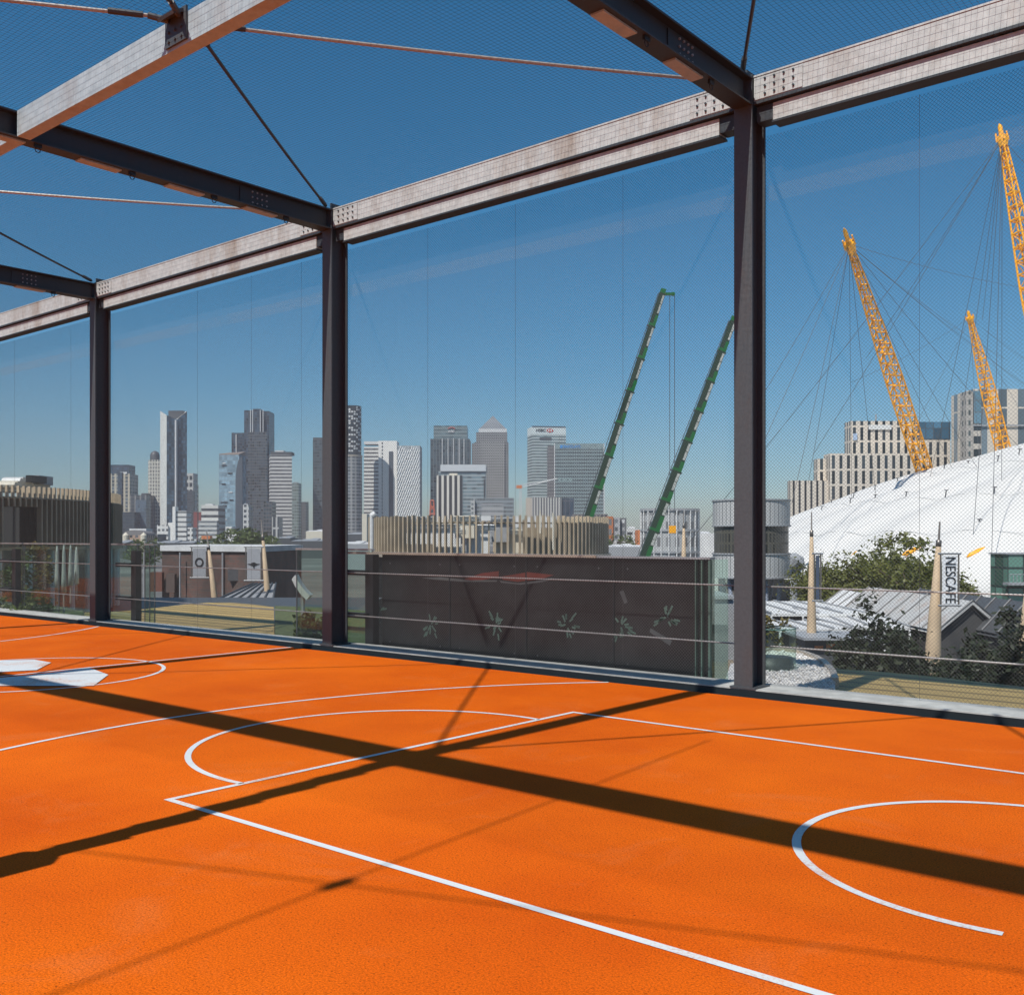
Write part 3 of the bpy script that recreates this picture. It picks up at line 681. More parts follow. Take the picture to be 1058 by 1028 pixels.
# brick building with white coping, past the terrace
BD = 62.0
def xb(px): return (px-CX)/F*BD
bw = thing('brick_building', 'dark brick building with pale coping behind the timber terrace', 'building', W(xb(215), BD, GZ))
foot = [W(xb(147), BD+3.5), W(xb(280), BD-2), W(xb(280), BD+9), W(xb(147), BD+14)]
zt = ZY(566, BD)
MB().prism([(p.x, p.y) for p in foot], GZ, zt-.25).build('wall', MT['brick'], bw)
cp = [W(xb(146), BD+3.3), W(xb(281), BD-2.2), W(xb(281), BD+9.2), W(xb(146), BD+14.2)]
MB().prism([(p.x, p.y) for p in cp], zt-.22, zt+.12, True, True).build('coping', MT['roof'], bw)
for px in (149, 186, 230):
    dd = BD+3.3-(px-147)/133*5.5
    MB().tube([W((px-CX)/F*dd, dd, GZ), W((px-CX)/F*dd, dd, zt-.3)], .06, 6).build('downpipe', MT['grey'], bw)
for k, (a, b, y0, y1) in enumerate(((156, 168, 591, 611), (172, 181, 593, 612), (236, 250, 588, 600))):
    dd = BD+3.35-((a+b)/2-147)/133*5.5
    MB().cbox((a-CX)/F*dd, (b-CX)/F*dd, dd-.12, dd+.3, ZY(y1, dd), ZY(y0, dd)).build('shutter', plain('rust_shutter_%d' % k, ((.16, .06, .04), (.10, .07, .06), (.07, .07, .075))[k], .7), bw)
# lean-to roof in front of it
lt = thing('lean_to_roof', 'grey ribbed lean-to roof between the two timber cone poles', 'roof', W((250-CX)/F*54, 54, GZ))
m = MB(); A_, B_, C_, D_ = PX(222, 50, 621), PX(281, 47, 625), PX(285, 58, 603), PX(262, 59, 603)
m.face([A_, B_, C_, D_]); m.face([p-UP*.1 for p in (D_, C_, B_, A_)]); m.build('sheet', MT['grey'], lt)
for k in range(7):
    p, q = A_.lerp(B_, k/6), D_.lerp(C_, k/6); MB().tube([p+UP*.05, q+UP*.05], .05, 5).build('rib', MT['dgrey'], lt)
for k in range(4):
    p = A_.lerp(B_, k/3.2+.03); MB().obox(p-UP*.15, (B_-A_).normalized()*.35, UP*.12, AHEAD*.05).build('fascia_block', MT['white'], lt)
for p in (A_, B_): MB().tube([p-UP*.1, Vector((p.x, p.y, GZ))], .08, 6).build('post', MT['dgrey'], lt)

# timber cone poles with banners
def cone_pole(px, py_top, d, w, label, lean=0.0):
    x = (px-CX)/F*d; top = W(x, d, ZY(py_top, d)); base = W(x-lean, d, GZ)
    t = thing('cone_pole', label, 'pole', base, 'timber cone poles')
    k = .90
    MB().tube([base, base.lerp(top, .3), base.lerp(top, .6), base.lerp(top, k)], [w*1.30, w*1.12, w*.75, w*.30], 14).build('shaft', MT['timber'], t, True)
    MB().tube([base.lerp(top, k)+UP*.004, base.lerp(top, k+.025), base.lerp(top, k+.027), top], [w*.33, w*.33, w*.14, w*.10], 10).build('tip', MT['tip'], t, True)
    MB().tube([base+UP*.0, base+UP*1.0], w*1.4, 14).build('sleeve', MT['dgrey'], t)
    return t
cone_pole(838.5, 529, 46, .25, 'timber cone pole with a narrow dark banner, beside the three tier pavilion')
cone_pole(971, 539, 44, .36, 'timber cone pole holding the tall white lettered banner', .55)
cone_pole(1066, 560, 44, .36, 'timber cone pole at the edge of the picture by the glass lift tower', .6)
cone_pole(213.5, 549, 57, .25, 'timber cone pole beside the grey banner with a ring', -1.2)
cone_pole(270, 537, 54, .25, 'timber cone pole beside the grey banner with a bird mark', -.9)
cone_pole(706.5, 529, 75, .30, 'timber cone pole in front of the pale mesh drum')
def banner(px0, px1, py0, py1, d, mat, label, edge=0.0):
    xa, xb_ = (px0-CX)/F*d, (px1-CX)/F*d; z0, z1 = ZY(py1, d), ZY(py0, d); xm = (xa+xb_)/2
    t = thing('banner', label, 'banner', W(xm, d, z0), 'banners hung from the cone poles')
    MB().cbox(xa+.04, xb_-.04, d-.015, d+.015, z0+.12, z1-.08).build('cloth', mat, t)
    MB().tube([W(xa-.12, d, z1), W(xb_+.12, d, z1)], .05, 6).tube([W(xa-.12, d, z0+.06), W(xb_+.12, d, z0+.06)], .045, 6).build('bar', MT['grey'], t)
    MB().tube([W(xb_+.02, d, z0), W(xb_+.02, d, z1)], .035, 6).tube([W(xa-.02, d, z0), W(xa-.02, d, z1)], .035, 6).build('side_pole', MT['tip'], t)
    return t, W(xm, d-.02, (z0+z1)/2)
b1, bc = banner(972.5, 990, 572, 627, 43.4, MT['banner'], 'tall white banner with black vertical lettering')
text('NESCAF\u00c9', 'lettering', .62, bc-AHEAD*.012+UP*.02, -UP, RIGHT, MT['ink'], b1, .008, .78)
b2, bc = banner(842, 847.5, 572, 622, 45.4, plain('navy_banner', (.05, .075, .12), .7), 'narrow navy banner seen almost edge on')
b3, bc = banner(198.5, 213.5, 565, 598, 55.5, MT['gbanner'], 'grey banner printed with a dark ring')
text('O', 'emblem', .68, bc-AHEAD*.012, RIGHT, UP, MT['ink'], b3, .008, .9, .01)
b4, bc = banner(254.5, 270, 565, 601, 52.5, MT['gbanner'], 'grey banner printed with a dark winged mark')
m = MB()
for s in (-1, 1):
    p = bc-AHEAD*.012
    m.face([p+RIGHT*a+UP*b for a, b in ((0, -.12), (.14*s, -.06), (.34*s, .02), (.16*s, .03), (.05*s, .10))])
m.tube([p-UP*.16, p+UP*.1], .04, 6); m.build('emblem', MT['ink'], b4)
m = MB(); pts = [PX(a, 24, b) for a, b in ((305, 596), (309, 604), (314, 611), (320, 617))]
t = thing('curved_bench', 'white curved bench strip seen through the green glass rail', 'bench', PX(312, 24, 622))
for k in range(3):
    a, b = pts[k], pts[k+1]; m.obox((a+b)/2, (b-a)/2*1.02, UP*.05+RIGHT*.04, AHEAD*.2)
m.build('seat', MT['white'], t)
MB().tube([PX(313, 24.1, 612), W((313-CX)/F*24.1, 24.1, DZ+.02)], .05, 6).build('leg', MT['grey'], t)

# ------------------------------------------------------------------ plants
def leaves(mb, c, rx, ry, rz, n, size, seed, clumps=22, hollow=.55, gap=.0):
    r = random.Random(seed); cl = []
    for _ in range(clumps):
        while True:
            p = Vector((r.uniform(-1, 1), r.uniform(-1, 1), r.uniform(-1, 1)))
            if hollow < p.length < 1: break
        cl.append((Vector((c[0]+p.x*rx, c[1]+p.y*ry, c[2]+p.z*rz)), r.uniform(.18, .42)*(1-gap*.5)))
    for i in range(n):
        q, s = cl[i % clumps]
        g = Vector((r.gauss(0, 1), r.gauss(0, 1), r.gauss(0, .75)))*s*.55
        p = q+Vector((g.x*rx, g.y*ry, g.z*rz))
        d1 = Vector((r.uniform(-1, 1), r.uniform(-1, 1), r.uniform(-.7, .7))).normalized(); d2 = d1.cross(Vector((r.uniform(-1, 1), r.uniform(-1, 1), r.uniform(-1, 1)))).normalized()
        L = size*r.uniform(.6, 1.3); i0 = len(mb.v)
        mb.v.extend((p-d1*L, p+d2*L*.45, p+d1*L, p-d2*L*.45)); mb.f.append((i0, i0+1, i0+2, i0+3)); mb.uv.append([(0, 0)]*4)
def tree(name, base, h, cr, mat, label, cat='tree', group=None, n=2600, size=.16, seed=1, clumps=26, trunk=True, low=.25, gap=.0, hollow=.5):
    base = Vector(base); t = thing(name, label, cat, base, group); r = random.Random(seed)
    if trunk:
        tk = MB(); tr = max(.05, h*.018)
        tk.tube([base, base+UP*h*.35+Vector((r.uniform(-.1, .1), 0, 0)), base+UP*h*.75], [tr, tr*.75, tr*.25], 8)
        for k in range(9):
            a = r.uniform(0, 6.28); z = h*r.uniform(.3, .65); L = cr*r.uniform(.5, .95)
            p = base+UP*z; q = p+Vector((math.cos(a)*L, math.sin(a)*L, L*r.uniform(.5, 1.1)))
            tk.tube([p, p.lerp(q, .5)+UP*.1*L, q], [tr*.4, tr*.25, tr*.1], 5)
        tk.build('trunk', MT['bark'], t)
    m = MB(); rz = h*(1-low)/2
    leaves(m, base+UP*(h*low+rz), cr, cr, rz, n, size, seed, clumps, hollow, gap)
    m.build('crown', mat, t); return t
def gtree(px, d, py_top, cr, label, mat='leaf_mid', **kw):
    b = W((px-CX)/F*d, d, GZ); return tree(kw.pop('name', 'tree'), b, ZY(py_top, d)-GZ, cr, MT[mat], label, **kw)
gtree(878, 84, 577, 4.2, 'broad olive green tree below the dome rim, beside the lower cone pole banner', 'leaf_olive', n=20000, size=.19, seed=3, clumps=70, low=.12)
gtree(914, 80, 578, 4.2, 'rounded olive tree in the middle of the hedge row below the dome', 'leaf_olive', n=20000, size=.19, seed=4, clumps=70, low=.12)
gtree(950, 82, 582, 3.7, 'olive tree behind the tall lettered banner pole', 'leaf_olive', n=17000, size=.19, seed=5, clumps=64, low=.12)
gtree(934, 70, 551, 2.3, 'tall airy yellow green tree standing out against the white dome', 'leaf_olive', n=1900, size=.17, seed=11, clumps=34, low=.55, gap=.5, hollow=.2)
gtree(908, 34, 624, 1.25, 'dark thin leaved tree in front of the white canopy roofs', 'leaf_dark', n=2600, size=.12, seed=13, clumps=36, low=.45, gap=.3, hollow=.2)
gtree(940, 33, 650, .95, 'low dark bush between the dark thin leaved tree and the banner pole', 'leaf_dark', n=1800, size=.11, seed=14, clumps=28, low=.4, name='bush', cat='bush')
gtree(1044, 33, 633, 1.25, 'dark leafy tree at the edge of the picture over the timber path', 'leaf_dark', n=2600, size=.12, seed=15, clumps=36, low=.45, gap=.3, hollow=.2)
gtree(878, 32, 668, .8, 'dark low shrub beside the thin leaved tree', 'leaf_dark', n=1300, size=.1, seed=16, clumps=22, low=.5, name='bush', cat='bush')
gtree(990, 31, 672, 1.0, 'dark low shrub at the foot of the lettered banner pole', 'leaf_dark', n=1500, size=.1, seed=18, clumps=22, low=.5, name='bush', cat='bush')
gtree(808, 27, 633, .75, 'yellowing shrub beside the widest steel post', 'leaf_gold', n=1000, size=.075, seed=17, clumps=30, low=.66, gap=.5, hollow=.1, name='bush', cat='bush')
for i, (px, d, py, cr, sd) in enumerate(((885, 36, 650, 1.0, 61), (925, 37, 640, 1.15, 62), (1010, 36, 655, 1.0, 63), (1062, 35, 640, 1.1, 64), (958, 35, 668, .8, 65))):
    gtree(px, d, py, cr, ('dark shrub behind the low shrub at the thin leaved tree', 'dark leafy small tree in front of the pale gabled shed', 'dark leafy bush below the rusty market shed', 'dark leafy bush at the very edge of the picture', 'dark bush just before the lettered banner pole')[i], 'leaf_dark', n=2600, size=.10, seed=sd, clumps=34, low=.5, gap=.2, hollow=.2, name='bush', cat='bush')
for i, (px, d, py, cr, sd) in enumerate(((255, 420, 546, 11, 21), (265, 400, 549, 9, 22), (225, 430, 551, 8, 23), (640, 300, 553, 5, 25), (654, 290, 558, 4, 26), (150, 330, 556, 6, 27))):
    gtree(px, d, py, cr, ('dark green tree at the foot of the twin dark towers, taller one', 'dark green tree at the foot of the twin dark towers, lower one', 'far green tree between the white stepped flats', 'green tree in front of the orange brick flats', 'lower green tree beside the base of the second green crane', 'small far tree beside the domed beige block')[i], 'leaf_mid', n=900, size=cr*.10, seed=sd, clumps=30, low=.1, hollow=.3)
for i, px in enumerate((318, 328)):
    d = 20.5+i*.3; b = W((px-CX)/F*d, d, DZ)
    tree('bush', b, .75+.1*(i % 2), .26, MT['leaf_mid'], ('low clipped green bush behind the green glass rail, beside the curved bench', 'leafy green bush behind the green glass rail, close to the middle post')[i], 'bush', 'bushes on the lawn', 900, .07, 31+i, 20, False, .05)
for i, (px, d) in enumerate(((18, 27), (34, 26.5), (20, 31), (37, 31))):
    b = W((px-CX)/F*d, d, DZ if i < 2 else -.3)
    tree('bush', b, (.95, 1.0, 1.9, 2.1)[i], .55, MT['leaf_mid' if i < 3 else 'leaf_gold'], ('low green bush on the lawn mound below the dark opening', 'low spreading bush on the lawn mound beside the reflection streaks', 'green potted shrub under the finned building', 'orange tinged potted shrub under the finned building')[i], 'bush', None, 700, .07, 41+i, 20, False, .05)
t = thing('flower_boxes', 'leafy planter strip with red flowers below the white canopy roofs', 'planter', W((868-CX)/F*40, 40, GZ))
# ------------------------------------------------------------------ mid-ground pavilions by the dome
bpy.data.objects.remove(t)
def pavilion(name, label, px0, px1, d, py_top, py_bot, depth, mat, wallmat, cat='pavilion'):
    x0, x1 = (px0-CX)/F*d, (px1-CX)/F*d; zt, zb = ZY(py_top, d+depth), ZY(py_bot, d)
    t = thing(name, label, cat, W((x0+x1)/2, d, GZ))
    m = MB(); a, b, c, e = W(x0, d, zb), W(x1, d, zb), W(x1, d+depth, zt), W(x0, d+depth, zt)
    m.face([a, b, c, e]); m.face([p-UP*.15 for p in (e, c, b, a)])
    for p, q in ((a, b), (b, c), (c, e), (e, a)): m.face([p-UP*.15, q-UP*.15, q, p])
    m.build('roof', mat, t)
    for k in range(5):
        p, q = a.lerp(b, k/4), e.lerp(c, k/4); MB().tube([p+UP*.06, q+UP*.06], .05, 5).build('rib', MT['grey'], t)
    MB().cbox(x0+.3, x1-.3, d+.5, d+depth-.2, GZ, min(zb, zt)-.2).build('wall', wallmat, t)
    for k in range(4):
        p = a.lerp(b, k/3+.001); MB().tube([p-UP*.15, Vector((p.x, p.y, GZ))], .06, 6).build('post', MT['white'], t)
    return t
darkshop = facade('shop_front', (.06, .06, .06), (.02, .025, .03), 1.6, 3.0, .85, .7, .1, .9)
pavilion('canopy_roof', 'white flat canopy roof beside the timber cone pole with the navy banner', 797, 895, 58, 621, 634, 10, MT['white'], darkshop)
pavilion('canopy_roof', 'low grey canopy roof in front of the white flat canopy', 806, 880, 50, 641, 650, 5, MT['roof'], darkshop)
pavilion('canopy_roof', 'pale tilted canopy roof behind the dark thin leaved tree', 862, 940, 54, 628, 648, 8, MT['roof'], darkshop)
def gable(name, label, px0, px1, d, py_eave, py_ridge, depth, mat, wall):
    x0, x1 = (px0-CX)/F*d, (px1-CX)/F*d; xm = (x0+x1)/2; ze, zr_ = ZY(py_eave, d), ZY(py_ridge, d)
    t = thing(name, label, 'building', W(xm, d, GZ)); m = MB(); D2 = d+depth
    A, B, C = W(x0, d, ze), W(xm, d, zr_), W(x1, d, ze); A2, B2, C2 = W(x0, D2, ze), W(xm, D2, zr_), W(x1, D2, ze)
    for q in ((A, B, B2, A2), (B, C, C2, B2)): m.face(q); m.face([p-UP*.18 for p in reversed(q)])
    for p, q in ((A, B), (B, C)): m.face([p-UP*.18, q-UP*.18, q, p])
    m.build('roof', mat, t)
    for k in range(9):
        for P0, P1, Q0, Q1 in ((A, A2, B, B2), (B, B2, C, C2)):
            p, q = P0.lerp(P1, k/8), Q0.lerp(Q1, k/8); MB().tube([p+UP*.05, q+UP*.05], .045, 5).build('rib', MT['dgrey'], t)
    w = MB(); w.face([W(x0+.2, d+.3, GZ), W(x1-.2, d+.3, GZ), W(x1-.2, d+.3, ze-.2), W(xm, d+.3, zr_-.25), W(x0+.2, d+.3, ze-.2)])
    w.cbox(x0+.2, x1-.2, d+.31, D2-.2, GZ, ze-.25); w.build('wall', wall, t)
    return t
rf = steel('rusty_grey_roof', (.42, .42, .41), (.33, .20, .12), .8, .7, scale=.6)
gable('market_shed', 'grey gabled market shed with rusty roof strips under the lettered banner', 968, 1042, 52, 652, 621, 15, rf, darkshop)
gable('market_shed', 'pale gabled shed between the olive trees and the banner pole', 912, 966, 60, 640, 620, 12, MT['roof'], darkshop)
gable('market_shed', 'dark gabled shed at the edge of the picture behind the dark tree', 1030, 1092, 50, 655, 622, 13, MT['dgrey'], darkshop)
t = thing('shop_kiosk', 'small kiosk with an orange sign under the canopy roofs', 'kiosk', W((868-CX)/F*44, 44, GZ))
x = (868-CX)/F*44
MB().cbox(x-1.5, x+1.5, 44, 46.5, GZ, ZY(661, 44)).build('wall', MT['dgrey'], t)
MB().cbox(x-1.65, x+1.65, 43.6, 46.7, ZY(661, 44)+.01, ZY(658, 44)).build('roof', MT['grey'], t)
for k, (a, b, c) in enumerate(((-1.1, -.75, 667), (-.6, -.1, 665), (.0, .3, 667), (.35, .9, 668))):
    MB().cbox(x+a, x+b, 43.9, 43.97, ZY(c+4, 44), ZY(c, 44)).build('sign_block', MT['orange'], t)
# glass lift tower at the picture edge
t = thing('lift_tower', 'green glass lift tower with a railed landing in front of the dome', 'tower', W((1052-CX)/F*70, 70, GZ))
x0, x1 = (1041-CX)/F*70, (1075-CX)/F*70
gf = facade('lift_glass', (.03, .05, .045), (.10, .20, .16), 1.1, 1.3, .88, .88, .05, .5)
MB().prism([tuple(W(a, b)[:2]) for a, b in ((x0, 70), (x1, 70), (x1, 72.5), (x0, 72.5))], GZ, ZY(573, 70)).build('shaft', gf, t)
MB().cbox(x0-.35, x1+.3, 69, 69.95, ZY(604, 70), ZY(601.5, 70)).build('landing', MT['grey'], t)
rl = MB()
for k in range(12): rl.tube([W(x0-.3+.24*k, 69.05, ZY(601.5, 70)), W(x0-.3+.24*k, 69.05, ZY(593, 70))], .02, 4)
rl.tube([W(x0-.35, 69.05, ZY(593, 70)), W(x1+.3, 69.05, ZY(593, 70))], .03, 6); rl.build('railing', MT['grey'], t)
MB().cbox(x0-.1, x1, 69.9, 72.6, ZY(573, 70)+.005, ZY(571.5, 70)).build('roof', MT['grey'], t)

# three tier drum behind the widest post
TD = 88.0; TC = W((776-CX)/F*TD, TD, 0); TR = (815-737)/2/F*TD
tier = facade('pale_mesh_screen', (.50, .50, .49), (.24, .25, .25), .42, 30, .22, .995, .4, .25)
tierd = facade('dark_mesh_screen', (.10, .095, .075), (.05, .05, .045), .35, .9, .5, .8, .3, .5)
t = thing('tiered_drum', 'three tier round pavilion, white over dark over white, half hidden by the widest post', 'pavilion', (TC.x, TC.y, GZ))
zz = [ZY(p, TD) for p in (517.5, 543.5, 572, 596)]
MB().prism(cyl_foot(TC, TR, 56), zz[1]+.01, zz[0]).build('upper_tier', tier, t)
MB().prism(cyl_foot(TC, TR-.12, 56), zz[2], zz[1]).build('middle_tier', tierd, t)
MB().prism(cyl_foot(TC, TR, 56), zz[3], zz[2]-.01, True, True).build('lower_tier', tier, t)
for z in zz: MB().lathe(TC, [(TR-.1, z-.06), (TR+.08, z-.06), (TR+.08, z+.06), (TR-.1, z+.06)], 56).build('ring_band', MT['grey'], t)
for k in range(10):
    a = 2*math.pi*k/10; e = Vector((math.cos(a), math.sin(a), 0)); e2 = Vector((math.cos(a+.35), math.sin(a+.35), 0))
    p, q = TC+e*(TR*.82), TC+e2*(TR*.6)
    MB().tube([(p.x, p.y, zz[3]), (q.x, q.y, GZ)], .16, 8).build('leg', plain('blue_grey_strut', (.34, .38, .46), .5) if k == 0 else bpy.data.materials['blue_grey_strut'], t)
MB().prism(cyl_foot(TC, TR*.4, 24), GZ, zz[3]).build('core', MT['dgrey'], t)
t = thing('vent_scoop', 'grey round vent scoop beside the three tier pavilion', 'vent', PX(822, 100, 580))
MB().tube([PX(817, 100, 586), PX(822, 100, 580), PX(826, 100, 574)], [.7, 1.15, .5], 14).tube([PX(820, 100.4, 583), W((820-CX)/F*100.4, 100.4, GZ)], .35, 8).build('hood', MT['grey'], t)
# pale mesh drum behind the second crane
GD = 175.0; GC = W((692-CX)/F*GD, GD, 0); GR = (721-663)/2/F*GD
t = thing('mesh_drum', 'open pale mesh drum frame behind the foot of the second green crane', 'gasholder', (GC.x, GC.y, GZ))
z1, z2 = ZY(527, GD), ZY(548, GD)
scr = facade('grey_mesh_cladding', (.42, .43, .43), (.20, .205, .21), 1.5, 2.6, .5, .6, .4, .5)
MB().prism(cyl_foot(GC, GR, 48), GZ, z1-.3).build('screen', scr, t)
for z in (z1, z2, ZY(570, GD)): MB().lathe(GC, [(GR-.1, z-.18), (GR+.25, z-.18), (GR+.25, z+.18), (GR-.1, z+.18)], 48).build('ring_band', MT['grey'], t)
for k in range(24):
    a = 2*math.pi*k/24; MB().tube([(GC.x+(GR+.15)*math.cos(a), GC.y+(GR+.15)*math.sin(a), GZ), (GC.x+(GR+.15)*math.cos(a), GC.y+(GR+.15)*math.sin(a), z1)], .12, 6).build('standard', MT['roof'], t)
one('warehouse', MB().cbox((720-CX)/F*190, (742-CX)/F*190, 190, 215, GZ, ZY(551, 190)), MT['roof'], 'plain grey warehouse between the pale mesh drum and the widest post', 'building')
one('site_hut', MB().cbox((735-CX)/F*70, (760-CX)/F*70, 70, 76, GZ, ZY(619, 70)).cbox((735-CX)/F*70, (761-CX)/F*70, 69.8, 76.2, ZY(619, 70)+.01, ZY(615.5, 70)), MT['grey'], 'low grey hut under the three tier pavilion', 'hut')

# ------------------------------------------------------------------ the white dome
DCX, DCD, DRR, DZR, DH, DP = 221.9, 173.9, 183.1, CAM.z-5.68, 36.65, .731
def dome_z(x, d):
    r2 = ((x-DCX)**2+(d-DCD)**2)/DRR**2
    return None if r2 >= 1 else DZR+DH*(1-r2)**DP
def dome_hit(px, py):
    d = 60.0
    while d < 330:
        x = (px-CX)/F*d; z = dome_z(x, d)
        if z is not None and z >= ZY(py, d): return x, d, z
        d += .25
    return None
def dome_sil(px):
    best = None; d = 60.0
    while d < 330:
        z = dome_z((px-CX)/F*d, d)
        if z is not None:
            e = (z-CAM.z)/d
            if best is None or e > best[0]: best = (e, d)
        d += .5
    return best[1]
dome_c = W(DCX, DCD, GZ)
dome = thing('dome', 'huge white fabric dome with yellow masts standing through it', 'dome', dome_c)
NA, NRG = 432, 36
mb = MB()
def rimdrop(x, d):
    px = CX+F*x/d if d > 20 else 0
    return 2.7*max(0, min(1, (px-865)/150)) if (x-DCX)**2+(d-DCD)**2 > 0 and d < DCD+40 else 0
prev = None
for q in range(NRG+1):
    rr = DRR*(1-(1-q/NRG)**1.6) if q < NRG else DRR
    i = len(mb.v)
    for k in range(NA):
        a = 2*math.pi*k/NA; x, d = DCX+rr*math.cos(a), DCD+rr*math.sin(a)
        zb = DZR+DH*max(0, 1-(rr/DRR)**2)**DP
        puff = .85*abs(math.sin(36*a))*(rr/DRR)**.7*(1 if q < NRG else .3)
        scal = .35*abs(math.sin(math.pi*rr/23.0))
        mb.v.append(W(x, d, zb+puff+scal-.3))
    if prev is not None:
        for k in range(NA):
            k2 = (k+1) % NA; mb.f.append((prev+k, i+k, i+k2, prev+k2)); mb.uv.append([(0, 0)]*4)
    prev = i
i = len(mb.v)
for k in range(NA):
    a = 2*math.pi*k/NA; x, d = DCX+(DRR+.1)*math.cos(a), DCD+(DRR+.1)*math.sin(a)
    mb.v.append(W(x, d, DZR-.5-rimdrop(x, d)))
for k in range(NA):
    k2 = (k+1) % NA; mb.f.append((prev+k, i+k, i+k2, prev+k2)); mb.uv.append([(0, 0)]*4)
fabric = plain('white_dome_fabric', (.66, .645, .61), .6, vary=.05, scale=.08)
mb.build('fabric', fabric, dome, True)
MB().prism([tuple(W(DCX+(DRR-4)*math.cos(2*math.pi*k/96), DCD+(DRR-4)*math.sin(2*math.pi*k/96))[:2]) for k in range(96)], GZ, DZR+2.2, False).build('perimeter_wall', MT['dgrey'], dome)
for px, py in ((858, 521), (881, 514), (903, 506.5), (926, 499), (974.5, 485.5), (999, 482), (1030, 477), (1052, 470), (877.5, 520), (903, 517), (935, 514.5), (976, 513.5), (1026, 511), (848, 528), (1010, 545)):
    h = dome_hit(px, py+2)
    if not h: continue
    x, d, z = h; p = W(x, d, z-.3)
    MB().tube([p, p+UP*1.5+RIGHT*.25], .085, 6).tube([p+UP*1.5+RIGHT*.25-RIGHT*.3, p+UP*1.5+RIGHT*.55], .06, 5).build('hanger', MT['dgrey'], dome)
for a_px in range(30):
    pts = []
    a = math.atan2(-DCD, -DCX)+R(-70+a_px*5)
    for q in range(9):
        rr = DRR*(.45+.55*q/8); x, d = DCX+rr*math.cos(a), DCD+rr*math.sin(a); z = dome_z(x, d) or DZR
        pts.append(W(x, d, z+.42))
    MB().tube(pts, .07, 5).build('seam_cable', MT['roof'], dome)
for rr in (.62, .72, .82, .90, .96):
    pts = []
    for q in range(90):
        a = math.atan2(-DCD, -DCX)+R(-75+q*150/89); x, d = DCX+DRR*rr*math.cos(a), DCD+DRR*rr*math.sin(a)
        pts.append(W(x, d, dome_z(x, d)+.85*abs(math.sin(36*a))*rr**.7+.35*abs(math.sin(math.pi*rr*DRR/23.0))-.24))
    MB().tube(pts, .035, 4).build('strap_cable', MT['roof'], dome)
for px, py in ((838, 568), (885, 570), (937, 569), (1003.5, 571)):
    x, d, z = dome_hit(px, py) or (0, 0, 0)
    if not d: continue
    p = W(x, d, z)-AHEAD*1.6
    vec = (RIGHT*.92+UP*.42).normalized()
    MB().tube([p-vec*1.35, p-vec*.9, p+vec*.1, p+vec*.9, p+vec*1.35], [.05, .26, .34, .24, .05], 10).tube([p, p+AHEAD*2.2-UP*.3], .10, 6).build('mast_anchor', MT['yellow'], dome, True)

def mast(px_t, py_t, d_t, px_b, py_b, d_b, w, label):
    top, base = PX(px_t, d_t, py_t), PX(px_b, d_b, py_b)
    t = thing('lattice_mast', label, 'mast', base, 'yellow masts of the dome')
    ax = (top-base); L = ax.length; ax.normalize()
    s = ax.cross(AHEAD).normalized(); q = ax.cross(s).normalized()
    ca_, sa_ = math.cos(.5), math.sin(.5); s, q = s*ca_+q*sa_, q*ca_-s*sa_
    def hw(u): return w/2*(1.02 if u < .45 else 1.02-.72*((u-.45)/.55)**1.25)
    ch = MB(); cr = w*.062; n = 21; e = .94
    for a, b in ((1, 1), (1, -1), (-1, -1), (-1, 1)):
        ch.tube([base+ax*(L*e*k/n)+(s*a+q*b)*hw(k/n)*.78 for k in range(n+1)], [cr*(1.15-.4*k/n) for k in range(n+1)], 6)
    ch.build('chords', MT['yellow'], t)
    lc = MB(); cor = ((1, 1), (1, -1), (-1, -1), (-1, 1))
    for k in range(n+1):
        P = [base+ax*(L*e*k/n)+(s*a+q*b)*hw(k/n)*.78 for a, b in cor]
        Q = [base+ax*(L*e*(k+1)/n)+(s*a+q*b)*hw((k+1)/n)*.78 for a, b in cor]
        for j in range(4):
            lc.tube([P[j], P[(j+1) % 4]], cr*.95, 5, False)
            if k < n: lc.tube([P[j], Q[(j+1) % 4]] if (k+j) % 2 else [P[(j+1) % 4], Q[j]], cr*.42, 5, False)
    lc.build('lacing', MT['yellow'], t)
    hd = MB(); c = base+ax*L*e
    hd.tube([c-ax*.02*L, c, c+ax*.015*L, c+ax*.02*L, c+ax*.05*L, c+ax*.06*L], [w*.22, w*.30, w*.30, w*.14, w*.12, w*.03], 8)
    for a, b in cor: hd.tube([c+(s*a+q*b)*w*.22, c+ax*.03*L+(s*a+q*b)*w*.20], w*.05, 5)
    hd.build('head', MT['yellow'], t)
    pf = MB(); cc = base+ax*L*e*.62
    pf.tube([cc+s*hw(.62)*1.2, cc-s*hw(.62)*1.2], w*.05, 5).tube([cc+q*hw(.62)*1.2, cc-q*hw(.62)*1.2], w*.05, 5); pf.build('cable_collar', MT['yellow'], t)
    return top, base
s1 = dome_sil(955)
m1t, m1b = mast(872, 236, 150, 956.5, 490, s1-4, 2.65, 'long yellow lattice mast in front of the pale striped hotel')
s2 = dome_sil(1037)
m2t, m2b = mast(1000, 321, 232, 1038.5, 472, 236, 2.75, 'shorter yellow lattice mast farther away, in front of the hotel tower')
m3t, m3b = mast(1032.5, 128, 128, 1093, 440, 122, 2.2, 'tallest yellow lattice mast cut off by the edge of the picture')
def stays(top, ends, mast_word):
    for k, (px, py, d) in enumerate(ends):
        e = PX(px, d, py) if d else None
        if e is None:
            h = dome_hit(px, py); 
            if not h: continue
            e = W(h[0], h[1], h[2])
        n = 10; sag = (e-top).length*.012
        t = tag(MB().tube([top.lerp(e, i/n)-UP*sag*4*(i/n)*(1-i/n) for i in range(n+1)], .034, 5).build('stay_cable', MT['dgrey']), 'thin stay cable fanning out from the top of the '+mast_word, 'cable', 'stay cables of the '+mast_word)
tp = m1t-(m1t-m1b)*.05
